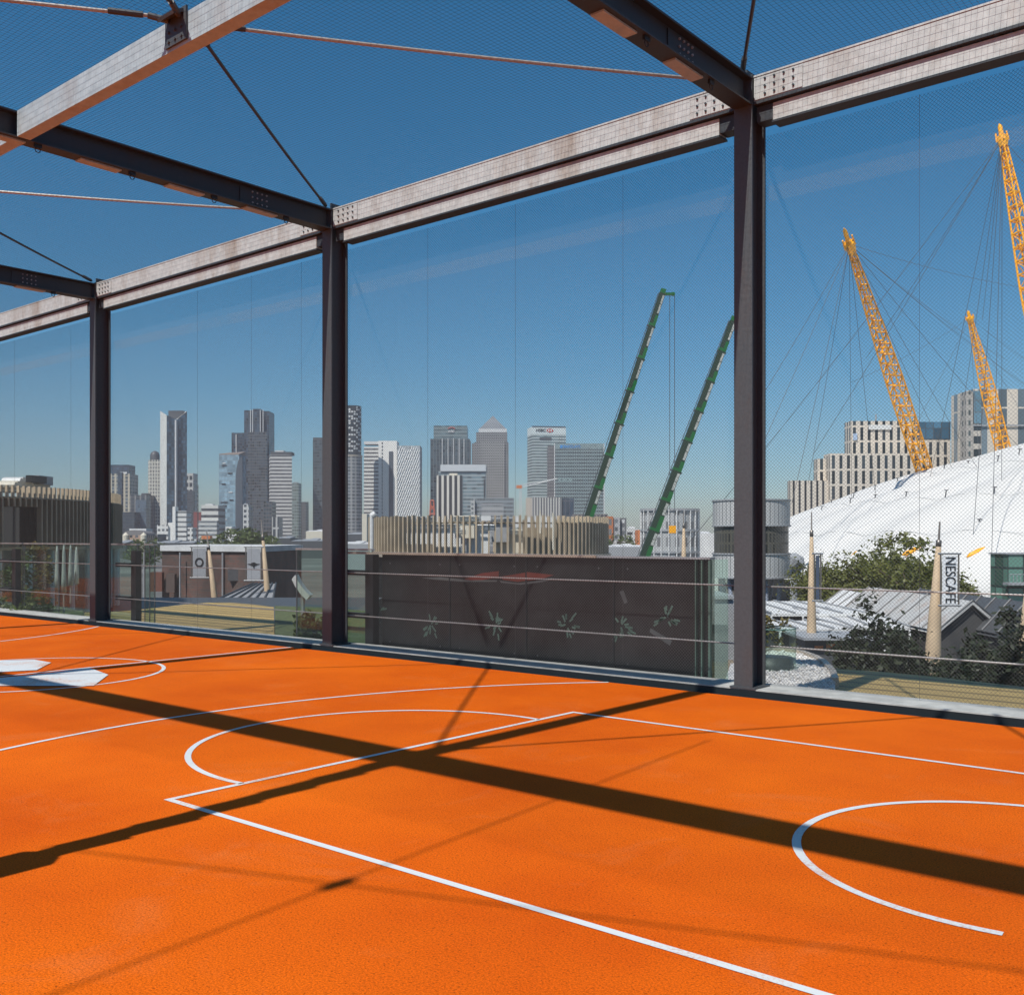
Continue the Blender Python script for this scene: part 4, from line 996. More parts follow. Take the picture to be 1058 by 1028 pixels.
stays(tp, ((790, 405, 140), (818, 520, 130), (835, 500, 150), (760, 520, 135), (880, 517, None), (905, 512, None), (985, 486, None), (1010, 484, None), (1058, 468, None), (1040, 372, 215), (1075, 300, 190), (1090, 420, 180)), 'long mast')
tp = m2t-(m2t-m2b)*.05
stays(tp, ((962, 486, None), (985, 480, None), (1012, 476, None), (1075, 458, None), (930, 470, 215), (880, 395, 190), (1100, 400, 240)), 'shorter mast')
tp = m3t-(m3t-m3b)*.05
stays(tp, ((895, 370, 150), (840, 470, 140), (1005, 560, None), (1015, 330, 160), (960, 497, None), (1024, 600, None), (1035, 500, None), (1090, 200, 140), (985, 483, None), (700, 575, 120)), 'tallest mast')

# ------------------------------------------------------------------ hotels behind the dome
HD = 420.0
def rect(px0, px1, d, depth): 
    x0, x1 = (px0-CX)/F*d, (px1-CX)/F*d
    return [tuple(W(a, b)[:2]) for a, b in ((x0, d), (x1, d), (x1, d+depth), (x0, d+depth))]
stripe = facade('slot_window_stone', (.68, .60, .50), (.025, .035, .042), 3.05, 6.2, .40, .86, .1, .9, seed=3)
stripe2 = facade('slot_window_stone_fine', (.68, .60, .50), (.025, .027, .03), 2.4, 40, .36, .98, .2, .6, seed=4)
bluegl = facade('blue_crown_glass', (.05, .07, .09), (.05, .13, .20), 3.2, 4.5, .9, .93, .05, .6)
ht = thing('hotel', 'pale stone hotel with slot windows stepping down in three blocks behind the dome', 'building', W((880-CX)/F*HD, HD, GZ))
MB().prism(rect(817, 857, HD, 5), GZ, ZY(496.5, HD)).build('low_block', stripe2, ht)
MB().prism(rect(845, 900, HD+4, 6), GZ, ZY(474, HD+4)).build('middle_block', stripe, ht)
MB().prism(rect(857.2, 960, HD-2, 8), GZ, ZY(469, HD)).build('middle_block', stripe, ht)
MB().prism(rect(879, 950, HD+8, 8), GZ, ZY(435, HD+8)).build('tall_block', stripe, ht)
MB().prism(rect(950.05, 982, HD+6, 30), GZ, ZY(454, HD+6)).build('tall_block', stripe, ht)
MB().prism(rect(948.5, 982, HD+5.8, 28), ZY(454, HD+6)+.02, ZY(436, HD+6)).build('glass_crown', bluegl, ht)
MB().cbox((904-CX)/F*HD, (928-CX)/F*HD, HD+7.4, HD+7.95, ZY(442, HD), ZY(437, HD)).build('sign_band', MT['white'], ht)
MB().cbox((888-CX)/F*HD, (892-CX)/F*HD, HD+7.4, HD+7.9, ZY(453, HD), ZY(446, HD)).build('sign_panel', plain('blue_white_panel', (.35, .45, .6), .5), ht)
MB().cbox((908-CX)/F*HD, (926-CX)/F*HD, HD+14, HD+22, ZY(435, HD), ZY(431.5, HD)).tube([PX(905, HD+15, 435), PX(905, HD+15, 428)], .3, 6).build('plant_room', MT['grey'], ht)
ht2 = thing('hotel_tower', 'tall pale stone tower with blue glass strip behind the shorter yellow mast', 'building', W((1030-CX)/F*400, 400, GZ))
MB().prism(rect(1005.5, 1110, 400, 20), GZ, ZY(402, 400)).build('wall', facade('wide_slot_stone', (.66, .58, .48), (.16, .21, .24), 7.6, 60, .44, .99, .1, .5, seed=9), ht2)
MB().prism(rect(998, 1005.4, 399, 5), GZ, ZY(405, 400)).build('end_wall', facade('stone_end', (.40, .37, .33), (.06, .08, .08), 2.8, 4.0, .3, .5, .2, .5), ht2)
MB().prism(rect(1006, 1014, 399.6, 1), ZY(438, 400), ZY(404, 400)).build('glass_strip', facade('blue_strip_glass', (.12, .15, .17), (.12, .22, .28), 3.0, 4.5, .9, .9, .05, .4), ht2)
MB().prism(rect(1005, 1014, 399.5, 1), GZ, ZY(439.5, 400)).build('balcony_strip', facade('balconies', (.55, .50, .43), (.03, .04, .045), 3.6, 5.0, .8, .58, .1, .3), ht2)
MB().cbox((998-CX)/F*400, (1112-CX)/F*400, 399.2, 399.55, ZY(440.5, 400), ZY(439, 400)).build('string_course', MT['grey'], ht2)

# ------------------------------------------------------------------ mobile cranes
def crane(base_px, base_py, top_px, top_py, d, wb, wt, label, hook):
    b0, top = PX(base_px, d, base_py), PX(top_px, d, top_py)
    ax = (top-b0); L = ax.length; ax.normalize()
    ext = max(0, (b0.z-(GZ+3.2))/ax.z); b = b0-ax*ext; L += ext
    t = thing('mobile_crane', label, 'crane', Vector((b.x, b.y, GZ)), 'green telescopic cranes')
    s = ax.cross(AHEAD).normalized(); q = ax.cross(s).normalized()
    nseg = 9
    for k in range(nseg):
        u0, u1 = k/nseg, (k+1)/nseg; w = wb+(wt-wb)*u0
        p0, p1 = b+ax*L*u0, b+ax*L*(u1+.002)
        bm = MB().obox((p0+p1)/2, s*w/2, q*w/2, ax*(p1-p0).length/2)
        o = bm.build('boom_section', MT['boom'] if k else MT['green'], t)
        gl = p0.lerp(p1, .52 if k in (1, 2) else .34)
        MB().obox((p0+gl)/2-s*(w*.30)-q*(w*.02), s*(w*.24), q*(w*.53), ax*(gl-p0).length/2).build('green_panel', MT['green'], o)
        MB().obox(p0+ax*.25, s*(w*.54), q*(w*.54), ax*.16).build('collar', MT['green'], o)
        r_ = rng.uniform(.5, .8); m0, m1 = p0.lerp(p1, .56 if k in (1, 2) else .40), p0.lerp(p1, .96)
        for v in range(2):
            a0, a1 = m0.lerp(m1, v/2), m0.lerp(m1, v/2+.46)
            MB().obox((a0+a1)/2-s*(w*.30), s*(w*.15), q*(w*.515), ax*(a1-a0).length/2).build('white_panel', MT['chip'], o)
    hd = MB().obox(top+s*0+RIGHT*.6, RIGHT*.9, AHEAD*.25, UP*.16).obox(top, s*wt*.45, q*wt*.45, ax*.7)
    hd.tube([top+RIGHT*1.5-AHEAD*.2, top+RIGHT*1.5+AHEAD*.2], .26, 10); hd.build('head', MT['green'], t)
    MB().obox(top+UP*.05+RIGHT*.25, RIGHT*.18, AHEAD*.3, UP*.1).build('lamp_bracket', MT['yellow'], t)
    if hook:
        for dx in (1.05, 1.7):
            p = top+RIGHT*dx; MB().tube([p, Vector((p.x, p.y, ZY(545, d)))], .045, 5).build('hoist_rope', MT['dgrey'], t)
        p = top+RIGHT*1.4; MB().obox((p.x, p.y, ZY(547, d)), RIGHT*.45, AHEAD*.25, UP*.5).build('hook_block', MT['yellow'], t)
    for k in range(1, nseg):
        p = b+ax*L*k/nseg; w = wb+(wt-wb)*k/nseg
        MB().tube([p-s*w*.62-AHEAD*w*.3, p-s*w*.62+AHEAD*w*.3], w*.10, 8).tube([p+s*w*.60-AHEAD*w*.3, p+s*w*.60+AHEAD*w*.3], w*.09, 8).build('guide_roller', MT['dgrey'], t)
    MB().tube([b+s*wb*.66+ax*2, b+s*wb*.62+ax*L*.5, top+s*wt*.66], .05, 5).build('hoist_line', MT['dgrey'], t)
    # turret and carrier
    c = Vector((b.x, b.y, 0))
    MB().obox((c.x, c.y, GZ+2.3), RIGHT*2.6, AHEAD*1.3, UP*.9).build('turret', MT['green'], t)
    MB().obox((c.x, c.y, GZ+1.1), RIGHT*6.5, AHEAD*1.4, UP*.35).build('carrier', MT['green'], t)
    MB().obox(c+RIGHT*5.6+UP*(GZ+2.1), RIGHT*.9, AHEAD*1.3, UP*.7).build('cab', MT['dgrey'], t)
    for k in range(5):
        for sd in (-1, 1):
            w_ = c+RIGHT*(-5+2.4*k)+AHEAD*1.25*sd; MB().tube([w_+UP*(GZ+.6)-AHEAD*.2, w_+UP*(GZ+.6)+AHEAD*.2], .6, 14).build('wheel', MT['black'], t)
    jk = b.lerp(top, .16)
    MB().tube([c+RIGHT*2.2+UP*(GZ+2.6), jk], [.32, .24], 8).build('lift_ram', MT['green'], t)
crane(608, 534, 684, 304, 140, 1.22, .78, 'nearer tall green and white telescopic crane rising behind the fin crowned drum', True)
crane(667, 571, 757, 333, 128, 1.2, .78, 'green and white telescopic crane whose boom head meets the widest post', False)

# ------------------------------------------------------------------ the towers across the river
def prism_obj(name, foot, z0, z1, mat, parent): return MB().prism(foot, z0, z1).build(name, mat, parent)
def corner(pxl, pxc, pxr, d):
    k = d/F; wl, wr = (pxc-pxl)*k, (pxr-pxc)*k; x = (pxc-CX)*k
    dl, dr, db = d+wr, d+wl, d+wl+wr; xl, xr = (pxl-CX)/F*dl, (pxr-CX)/F*dr
    return [tuple(W(a, b)[:2]) for a, b in ((x, d), (xr, dr), (xl+xr-x, db), (xl, dl))]
def tower(name, label, foot, d, py, mat, cat='tower', pxm=None):
    cx = sum(p[0] for p in foot)/len(foot); cy = sum(p[1] for p in foot)/len(foot)
    t = thing(name, label, cat, (cx, cy, GZ)); z = ZY(py, d)
    prism_obj('facade', foot, GZ, z, mat, t); return t, z
# two tone beige block with dark crown
d = 1500
beige = facade('beige_frame', (.56, .50, .38), (.09, .12, .14), 6.5, 5.2, .55, .8, .15, .5, seed=1)
t, z = tower('apartment_tower', 'beige framed tower with a dark glass core and crown above the finned bronze building', rect(110, 134, d, 34), d, 489.5, beige)
prism_obj('glass_core', rect(121.8, 126, d-2, 10), GZ, z+2, facade('core_glass', (.03, .04, .06), (.04, .07, .10), 3, 4.5, .9, .8, .08, .5), t)
prism_obj('crown', rect(114.5, 133, d+4, 26), z+.05, ZY(480, d), facade('crown_glass', (.035, .05, .07), (.05, .08, .12), 4, 5, .8, .7, .1, .5), t)
MB().prism(rect(124, 131, d+3, 4), z+.05, ZY(487.5, d)).build('roof_plant', MT['white'], t)
t, z = tower('office_block', 'dark low glass block under the beige framed tower', rect(122, 139, 1380, 40), 1380, 529, facade('dark_block', (.035, .045, .055), (.03, .045, .06), 5, 4.5, .8, .6, .1, .5))
t, z = tower('office_block', 'charcoal office block with pale columns between the beige and cream towers', rect(134.5, 152, 1420, 40), 1420, 511.5, facade('charcoal_cols', (.24, .23, .22), (.04, .05, .06), 7, 5, .7, .93, .1, .5))
prism_obj('glass_wing', rect(140, 151, 1400, 18), GZ, ZY(516.5, 1400), facade('blue_grey_wing', (.10, .13, .16), (.075, .11, .15), 3, 4.5, .85, .85, .08, .35), t)
prism_obj('roof_plant', rect(146, 151, 1424, 20), z+.05, ZY(509.5, 1420), MT['dgrey'], t)
creamf = facade('cream_residential', (.70, .66, .56), (.12, .13, .14), 3.6, 5.0, .5, .6, .2, .6, seed=5)
t, z = tower('apartment_tower', 'slim cream tower with a small dome beside the white edged glass tower', corner(153, 154.5, 165.5, 1450), 1450, 475, creamf)
c_ = W((160-CX)/F*1462, 1462)
MB().lathe(c_, [(6.5, z), (6.5, z+7), (5.2, z+11), (2, z+13), (.1, z+13.4)], 20).build('dome_cap', MT['dgrey'], t, True)
# white edged tall glass tower with notch
d = 1350
ft_ = corner(165.5, 172.2, 193.2, d); z0_ = ZY(423, d)
t = thing('glass_tower', 'tall dark glass tower with white side and notched slanted top', 'tower', (ft_[0][0], ft_[0][1], GZ))
dk = facade('dark_blue_glass', (.02, .035, .05), (.045, .085, .125), 3.1, 4.6, .88, .78, .06, .75, seed=8)
C0, C1, C2, C3 = ft_
MB().face([(C0[0], C0[1], GZ), (C1[0], C1[1], GZ), (C1[0], C1[1], ZY(424, d)), ((C0[0]+C1[0])/2, (C0[1]+C1[1])/2, ZY(433, d)), (C0[0], C0[1], ZY(429, d))],
          [(0, 0), (27, 0), (27, 170), (13, 160), (0, 164)]).face([(C1[0], C1[1], GZ), (C2[0], C2[1], GZ), (C2[0], C2[1], ZY(424, d)), (C1[0], C1[1], ZY(424, d))], [(0, 0), (10, 0), (10, 170), (0, 170)]).build('facade', dk, t)
MB().face([(C3[0], C3[1], GZ), (C0[0], C0[1], GZ), (C0[0], C0[1], ZY(429, d)), (C3[0], C3[1], ZY(422, d))]).face([(C0[0], C0[1], ZY(429, d)), ((C0[0]+C1[0])/2, (C0[1]+C1[1])/2, ZY(433, d)), ((C2[0]+C3[0])/2, (C2[1]+C3[1])/2, ZY(433, d)), (C3[0], C3[1], ZY(422, d))]).face([((C0[0]+C1[0])/2, (C0[1]+C1[1])/2, ZY(433, d)), (C1[0], C1[1], ZY(424, d)), (C2[0], C2[1], ZY(424, d)), ((C2[0]+C3[0])/2, (C2[1]+C3[1])/2, ZY(433, d))]).build('white_flank', plain('white_cladding', (.68, .67, .62), .5, vary=.06, scale=.05), t)
MB().prism(rect(174, 189, d+8, 12), ZY(440, d), ZY(423.5, d)).build('roof_plant', MT['dgrey'], t)
vm = C0[0]*.52+C1[0]*.48, C0[1]*.52+C1[1]*.48
MB().cbox((180.3-CX)/F*(d-2), (181.8-CX)/F*(d-2), d-1, d+14, GZ, ZY(434, d)).build('fin', MT['roof'], t)
t, z = tower('apartment_tower', 'thin dark and white checkered tower tucked behind the white edged glass tower', rect(191, 199.6, 1650, 24), 1650, 489, facade('dark_white_check', (.55, .54, .50), (.03, .035, .04), 6.5, 11, .7, .6, .2, .6, seed=6))
prism_obj('dark_lower', rect(190.5, 199.8, 1640, 8), GZ, ZY(507, 1640), facade('dark_low', (.06, .07, .08), (.05, .06, .07), 3, 4.5, .7, .6, .1, .5), t)
t, z = tower('office_block', 'white low office block with long dark window bands', rect(208, 225.5, 1200, 30), 1200, 522, facade('white_bands', (.66, .65, .60), (.055, .06, .065), 3, 7.6, 1, .42, .15, .5))
prism_obj('roof_plant', rect(212, 220, 1206, 10), z+.05, ZY(520.6, 1206), MT['roof'], t)
prism_obj('podium', rect(204, 224, 1190, 9), GZ, ZY(538, 1190), facade('white_podium', (.6, .6, .57), (.15, .17, .18), 4, 5.0, 1, .45, .2, .4), t)
t, z = tower('brick_block', 'dark red brick block behind the thin tower crane', rect(200, 207.6, 1250, 20), 1250, 529, plain('dull_red_brick', (.22, .06, .05), .8))
# blue glass tower with slanted brown roof
d = 1280
ft_ = [tuple(W(a*d/F, b)[:2]) for a, b in ((226.2-CX, d), (247-CX, d), (250-CX, d+18), (229-CX, d+34))]
lb = facade('pale_blue_glass', (.24, .32, .36), (.22, .33, .40), 3.4, 5.0, .92, .84, .05, .35, seed=12)
t, z = tower('glass_tower', 'pale blue glass tower with a brown slanted roof band and curved dark side', ft_, d, 470, lb)
MB().prism(ft_, z+.05, [ZY(469, d), ZY(469, d), ZY(465.5, d), ZY(465.5, d)]).build('roof_band', plain('brown_roof_band', (.26, .20, .16), .6), t)
cr_ = MB()
for k in range(9):
    x = (243.5+3.6*(k/9))*1.0
for k in range(8):
    y0_, y1_ = 472+k*k*.35, 472+(k+1)*(k+1)*.35
cv = [W((a-CX)/F*(d-1), d-1, ZY(b, d)) for a, b in ((250.4, 471), (246.5, 475), (244.2, 484), (243.3, 500), (243.2, 575), (250.4, 575))]
cr_.face(cv); cr_.face([p+AHEAD*1.5 for p in reversed(cv)])
for k in range(6): cr_.face([cv[k], cv[(k+1) % 6], cv[(k+1) % 6]+AHEAD*1.5, cv[k]+AHEAD*1.5])
cr_.build('dark_side', facade('dark_side_glass', (.07, .09, .11), (.03, .04, .05), 2, 4.5, .8, .8, .08, .4), t)
for k, (a, py, b) in enumerate(((230, 478, 233), (229, 480.5, 234), (235, 488.5, 240), (229, 499.5, 233), (236, 508, 240), (230, 522, 234), (228, 518.5, 235), (237, 516, 241), (229, 536, 234), (236, 544, 241), (228, 555, 232))):
    MB().cbox((a-CX)/F*(d-1), (b-CX)/F*(d-1), d-.6, d-.1, ZY(py+1.2, d), ZY(py, d)).build('open_vent', MT['ink' if k % 4 else 'white'], t)
# twin dark towers
d = 1520
tw = facade('dark_tower_glass', (.05, .06, .07), (.03, .055, .085), 3.2, 4.3, .80, .72, .07, 1.0, seed=21)
tw2 = facade('dark_tower_glass_low', (.10, .10, .10), (.03, .045, .06), 3.2, 4.3, .72, .66, .08, 1.0, seed=22)
t, z = tower('glass_tower', 'tallest dark glass tower of the twin pair, in three upright bays', rect(252.2, 261, d, 30), d, 424, tw)
prism_obj('middle_bay', rect(261.05, 269, d-6, 40), GZ, ZY(423, d), tw, t)
prism_obj('end_bay', rect(269.05, 278, d+3, 34), GZ, ZY(424.5, d), tw, t)
for a in (258.4, 260.6, 268.6, 271.4): MB().cbox((a-CX)/F*(d-7), (a+.7-CX)/F*(d-7), d-7.2, d-6.1, GZ, ZY(424, d)).build('rib', MT['roof'], t)
prism_obj('lower_skin', rect(256, 276, d-9, 2.5), GZ, ZY(447, d), tw2, t)
t, z = tower('glass_tower', 'lower dark glass tower of the twin pair, behind the pale blue tower', rect(239.2, 252.1, d+20, 30), d+20, 447.2, tw)
MB().cbox((243.5-CX)/F*(d+19), (244.4-CX)/F*(d+19), d+18.5, d+19.9, GZ, ZY(447.5, d)).build('rib', MT['roof'], t)
t, z = tower('office_block', 'small white framed block at the foot of the twin dark towers', rect(251, 257, 1150, 18), 1150, 521.5, facade('white_frame_low', (.60, .60, .57), (.05, .06, .07), 5, 6, .6, .5, .2, .5))
MB().prism(rect(252, 256, 1154, 8), z+.05, ZY(520, 1150)).build('roof_plant', MT['grey'], t)
t, z = tower('office_block', 'dark low blocks right beside the white banded tower foot', rect(272, 281, 1160, 20), 1160, 518, tw2)
prism_obj('low_wing', rect(281.1, 288, 1158, 20), GZ, ZY(534, 1158), facade('check_low', (.5, .5, .47), (.04, .05, .06), 5, 20, .6, .9, .2, .3), t)
# white banded office tower
d = 1400
t, z = tower('office_tower', 'white horizontally banded office tower beside the twin dark towers', corner(278, 279, 301.6, d), d, 470, facade('fine_white_bands', (.60, .58, .55), (.10, .105, .11), 3, 4.9, 1, .46, .2, .3))
prism_obj('dark_crown', rect(279.5, 301, d+1, 20), z+.05, ZY(466.8, d), MT['dgrey'], t)
prism_obj('roof_edge', rect(284, 293, d+4, 12), ZY(466.8, d)+.05, ZY(465.2, d), MT['roof'], t)
t, z = tower('apartment_tower', 'narrow green grey tower behind the white banded office tower', rect(301.7, 308.4, 1480, 20), 1480, 499, facade('green_grey', (.27, .32, .30), (.09, .13, .13), 3.2, 4.4, .6, .6, .1, .9, seed=31))
prism_obj('roof_plant', rect(303, 307, 1484, 10), z+.05, ZY(498, 1480), MT['grey'], t)
t, z = tower('apartment_tower', 'dull dark grey tower standing alone before the middle post', rect(308.6, 316, 1560, 22), 1560, 518.5, facade('dull_dark', (.13, .13, .13), (.07, .075, .08), 3, 4.2, .6, .5, .2, .5))
t, z = tower('glass_tower', 'dark glass tower half hidden by the middle steel post', rect(323.2, 338, 1450, 26), 1450, 455, facade('dark_glass_c', (.08, .09, .095), (.04, .06, .07), 3, 4.2, .75, .62, .08, 1.0, seed=41))
prism_obj('crown', rect(323.4, 338, 1452, 22), z+.05, ZY(452, 1450), MT['dgrey'], t)
# round patterned tower
d = 1330
c_ = W((363.5-CX)/F*d, d); r_ = 10.0/F*d
t = thing('round_tower', 'round tower with black and white patterned top above a grey striped shaft', 'tower', (c_.x, c_.y, GZ))
MB().prism(cyl_foot(c_, r_*1.06, 32), GZ, ZY(472.5, d)).build('shaft', facade('grey_strip_shaft', (.34, .34, .33), (.085, .10, .115), 5.6, 4.4, .62, .62, .1, .6, seed=51), t)
MB().prism(cyl_foot(c_, r_*1.09, 32), ZY(472.5, d)+.03, ZY(470.5, d)).build('ledge', MT['cap'], t)
MB().prism(cyl_foot(c_, r_*.98, 32), ZY(470.5, d)+.02, ZY(420, d)).build('upper_shaft', facade('black_core', (.025, .03, .035), (.03, .04, .05), 3, 4, .8, .6, .1, .5), t)
zz_ = MB(); rr_ = random.Random(4)
rows = 20
for k in range(rows):
    zc0 = ZY(421+k*2.35, d)
    for j in range(24):
        if (j*2+k) % 5 in (0, 3) or rr_.random() < .2: continue
        a0, a1 = 2*math.pi*j/24, 2*math.pi*(j+.72)/24; rad_ = r_*1.0
        zz_.face([(c_.x+rad_*math.cos(a), c_.y+rad_*math.sin(a), z) for a, z in ((a0, zc0-2.2), (a1, zc0-2.2), (a1, zc0), (a0, zc0))])
zz_.build('balcony_fronts', MT['white'], t)
t, z = tower('apartment_block', 'slim cream slab end beside the fin crowned drum', rect(374, 379, 700, 12), 700, 531, MT['cream'], 'building')
# white tower with dark slot
d = 1380
whb = facade('white_balcony_bands', (.74, .72, .67), (.11, .11, .115), 3, 5.0, 1, .42, .3, .4)
t, z = tower('apartment_tower', 'bright white tower with banded balconies and a tall dark window slot', rect(391, 410, d, 28), d, 455.5, plain('white_render', (.76, .74, .69), .6, vary=.04))
prism_obj('balcony_wing', rect(376, 390.95, d+2, 24), GZ, ZY(461.5, d), whb, t)
prism_obj('parapet', rect(376, 391, d+1, 22), ZY(459, d), ZY(456, d), MT['white'], t)
MB().cbox((401.8-CX)/F*(d-.5), (406.2-CX)/F*(d-.5), d-.6, d+.5, GZ, ZY(466.5, d)).build('window_slot', facade('slot_glass', (.07, .09, .11), (.05, .08, .11), 3, 4, .8, .8, .08, .4), t)
for k in range(22): MB().cbox((394.3-CX)/F*(d-.5), (395.5-CX)/F*(d-.5), d-.45, d+.3, ZY(458.6+k*3.6, d), ZY(457+k*3.6, d)).build('window', MT['dgrey'], t)
# diagrid tower
d = 1365
t, z = tower('lattice_tower', 'silver tower wrapped in a white diagonal lattice', rect(410.6, 434, d, 30), d, 460.5, facade('silver_glass', (.40, .42, .42), (.27, .31, .33), 2.6, 3.6, .7, .6, .15, .6, seed=61))
lx0, lx1, lz0, lz1 = (410.6-CX)/F*d, (434-CX)/F*d, GZ, ZY(460.5, d)
dg = MB(); W_ = lx1-lx0; step = 7.8; slope = 2.6
k = -40
while k*step < lz1-lz0+W_*slope:
    for sgn in (1, -1):
        za = lz0+k*step; pts = []
        for q in range(13):
            x = lx0+W_*q/12; z_ = za+sgn*slope*(W_*q/12) - (slope*W_ if sgn > 0 else 0)
            if lz0 <= z_ <= lz1: pts.append(W(x, d-.25, z_))
        if len(pts) > 1: dg.tube([pts[0], pts[-1]], .75 if sgn > 0 else .34, 4)
    k += 1
dg.build('lattice', plain('lattice_white', (.74, .74, .72), .5), t)
# dark tower with curved red mark on its crown
d = 1560
cg = facade('citi_glass', (.10, .125, .13), (.035, .055, .065), 4.6, 4.6, .72, .78, .08, .8, seed=71)
t, z = tower('office_tower', 'broad dark glass tower with a small red arc sign on its crown', rect(444.6, 485.2, d, 50), d, 453.5, cg)
prism_obj('crown', rect(448, 482.5, d+4, 42), z+.05, ZY(439.5, d), facade('crown_bands', (.20, .25, .25), (.10, .15, .16), 6, 5.5, 1, .5, .1, .4), t)
for a in (456.5, 462.5, 468, 474, 479): MB().cbox((a-CX)/F*(d-.8), (a+.75-CX)/F*(d-.8), d-1, d-.1, GZ, ZY(453, d)).build('rib', MT['roof'], t)
sgn_ = PX(466.4, d+3, 445.2)
text('citi', 'lettering', 6.4, sgn_-UP*.4, RIGHT, UP, MT['white'], t, .3, 1.2, .12)
ar = MB(); ar.tube([sgn_+RIGHT*(5.2*math.cos(R(a)))+UP*(2.0+3.0*math.sin(R(a))) for a in range(20, 165, 12)], .75, 6); ar.build('red_arc', MT['red'], t)
# pyramid tower
d = 1700
py_f = facade('steel_grid', (.25, .25, .245), (.05, .055, .06), 3.5, 4.4, .56, .52, .12, .4, seed=81)
t, z = tower('pyramid_tower', 'stepped steel office tower with a pyramid roof', rect(490, 525.4, d, 56), d, 457, py_f)
prism_obj('shoulder', rect(492, 524, d+2, 52), z+.05, ZY(446.5, d), py_f, t)
prism_obj('cornice', rect(494.5, 523.6, d+3, 46), ZY(446.5, d)+.05, ZY(443, d), MT['roof'], t)
fr = rect(495, 523, d+4, 44); ap = (sum(p[0] for p in fr)/4, sum(p[1] for p in fr)/4, ZY(429.6, d+26)); zb_ = ZY(443, d)+.05
mm = MB()
for k in range(4):
    a, b = fr[k], fr[(k+1) % 4]; mm.face([(a[0], a[1], zb_), (b[0], b[1], zb_), ap], [(0, 0), (46, 0), (23, 26)])
mm.build('pyramid_roof', facade('pyramid_bands', (.24, .26, .27), (.13, .145, .16), 60, 2.6, 1, .45, .15, .3), t)
prism_obj('side_bay', rect(487.5, 490, d+8, 40), GZ, ZY(457.5, d), py_f, t)
prism_obj('front_bay', rect(496, 521.5, d-2.5, 2.4), GZ, ZY(456, d), facade('steel_grid_pale', (.31, .305, .29), (.06, .065, .07), 3.5, 4.4, .5, .46, .12, .4, seed=82), t)
# glass office with broad roof, in front
d = 1300
t, z = tower('office_block', 'glass office with a broad pale roof slab in front of the two tall towers', rect(453, 501.6, d, 40), d, 487, facade('teal_bands', (.33, .38, .39), (.11, .16, .18), 6, 4.6, .92, .5, .1, .7, seed=91))
prism_obj('roof_slab', rect(455, 502, d-2, 42), z+.05, ZY(480.2, d), plain('pale_roof_slab', (.55, .57, .58), .5, vary=.05), t)
MB().cbox((499.8-CX)/F*d, (501-CX)/F*d, d-.4, d+1, GZ, ZY(495, d)).build('dark_slot', MT['ink'], t)
t, z = tower('office_block', 'cream block with four broad black window strips', rect(451.2, 477.6, 1240, 26), 1240, 491.2, facade('four_strips', (.72, .67, .58), (.03, .03, .032), 6.35, 200, .56, .985, .15, .2, uoff=-.12))
prism_obj('roof_plant', rect(464, 472.5, 1246, 10), z+.05, ZY(489, 1246), MT['cream'], t)
t, z = tower('office_block', 'grey glass office with a dark parapet in front of the pyramid tower', rect(489.5, 531, 1180, 30), 1180, 514.5, facade('grey_bands', (.27, .30, .31), (.12, .14, .15), 3.4, 4.6, .8, .5, .1, .6, seed=95))
prism_obj('front_wing', rect(497.5, 520, 1160, 10), GZ, ZY(520.5, 1160), facade('grey_wing', (.38, .38, .37), (.13, .14, .15), 2.6, 6, .7, .4, .2, .5), t)
prism_obj('corner_bay', rect(486.3, 490.5, 1176, 10), GZ, ZY(515.5, 1176), facade('zig', (.5, .5, .48), (.10, .12, .13), 4, 5, .6, .5, .1, .5), t)
# bank tower with white sign band
d = 1620
hb = facade('white_green_bands', (.50, .56, .54), (.12, .17, .175), 6, 4.6, 1, .50, .1, .4)
ft_ = corner(545.2, 550, 585, d)
k_ = d/F; x_ = (550-CX)*k_
ft_ = [tuple(W(a, b)[:2]) for a, b in ((x_, d), (x_+35*k_, d+8), (x_+31*k_, d+60), (x_-4.8*k_, d+34))]
t, z = tower('office_tower', 'white banded glass tower with black lettering and a red white sign at its top', ft_, d, 448.6, hb)
prism_obj('sign_band', ft_, z+.05, ZY(440.8, d), plain('sign_band_white', (.62, .68, .66), .5, vary=.04), t)
fx = Vector((ft_[1][0]-ft_[0][0], ft_[1][1]-ft_[0][1], 0)).normalized(); nn = fx.cross(UP)
o_ = Vector((ft_[0][0], ft_[0][1], ZY(444.6, d)))+nn*.35
text('HSBC', 'lettering', 6.4, o_+fx*13.5, fx, UP, MT['ink'], t, .2, 1.0, .10)
lg = MB(); hc = o_+fx*28+nn*.1; hs = 2.9
def tri(*p): lg.face([hc+fx*a*hs+UP*b*hs for a, b in p])
tri((-.0, 0), (-1, 1), (1, 1)); tri((0, 0), (1, -1), (-1, -1)); tri((-1, 1), (-2, 0), (-1, -1)); tri((1, 1), (1, -1), (2, 0))
lg.build('emblem', MT['red'], t)
lw = MB(); tr_ = lambda *p: lw.face([hc-nn*.06+fx*a*hs+UP*b*hs for a, b in p]); tr_((-1, 1), (-1, -1), (1, -1), (1, 1)); lw.build('emblem_ground', MT['white'], t)
MB().obox(o_+fx*21-UP*13.0+nn*.05, fx*9.5, nn*.25, UP*2.0).build('plant_louvre', MT['dgrey'], t)
MB().obox(o_+fx*26+UP*6.2, fx*27, nn*.4, UP*.5).build('roof_edge', MT['dgrey'], t)
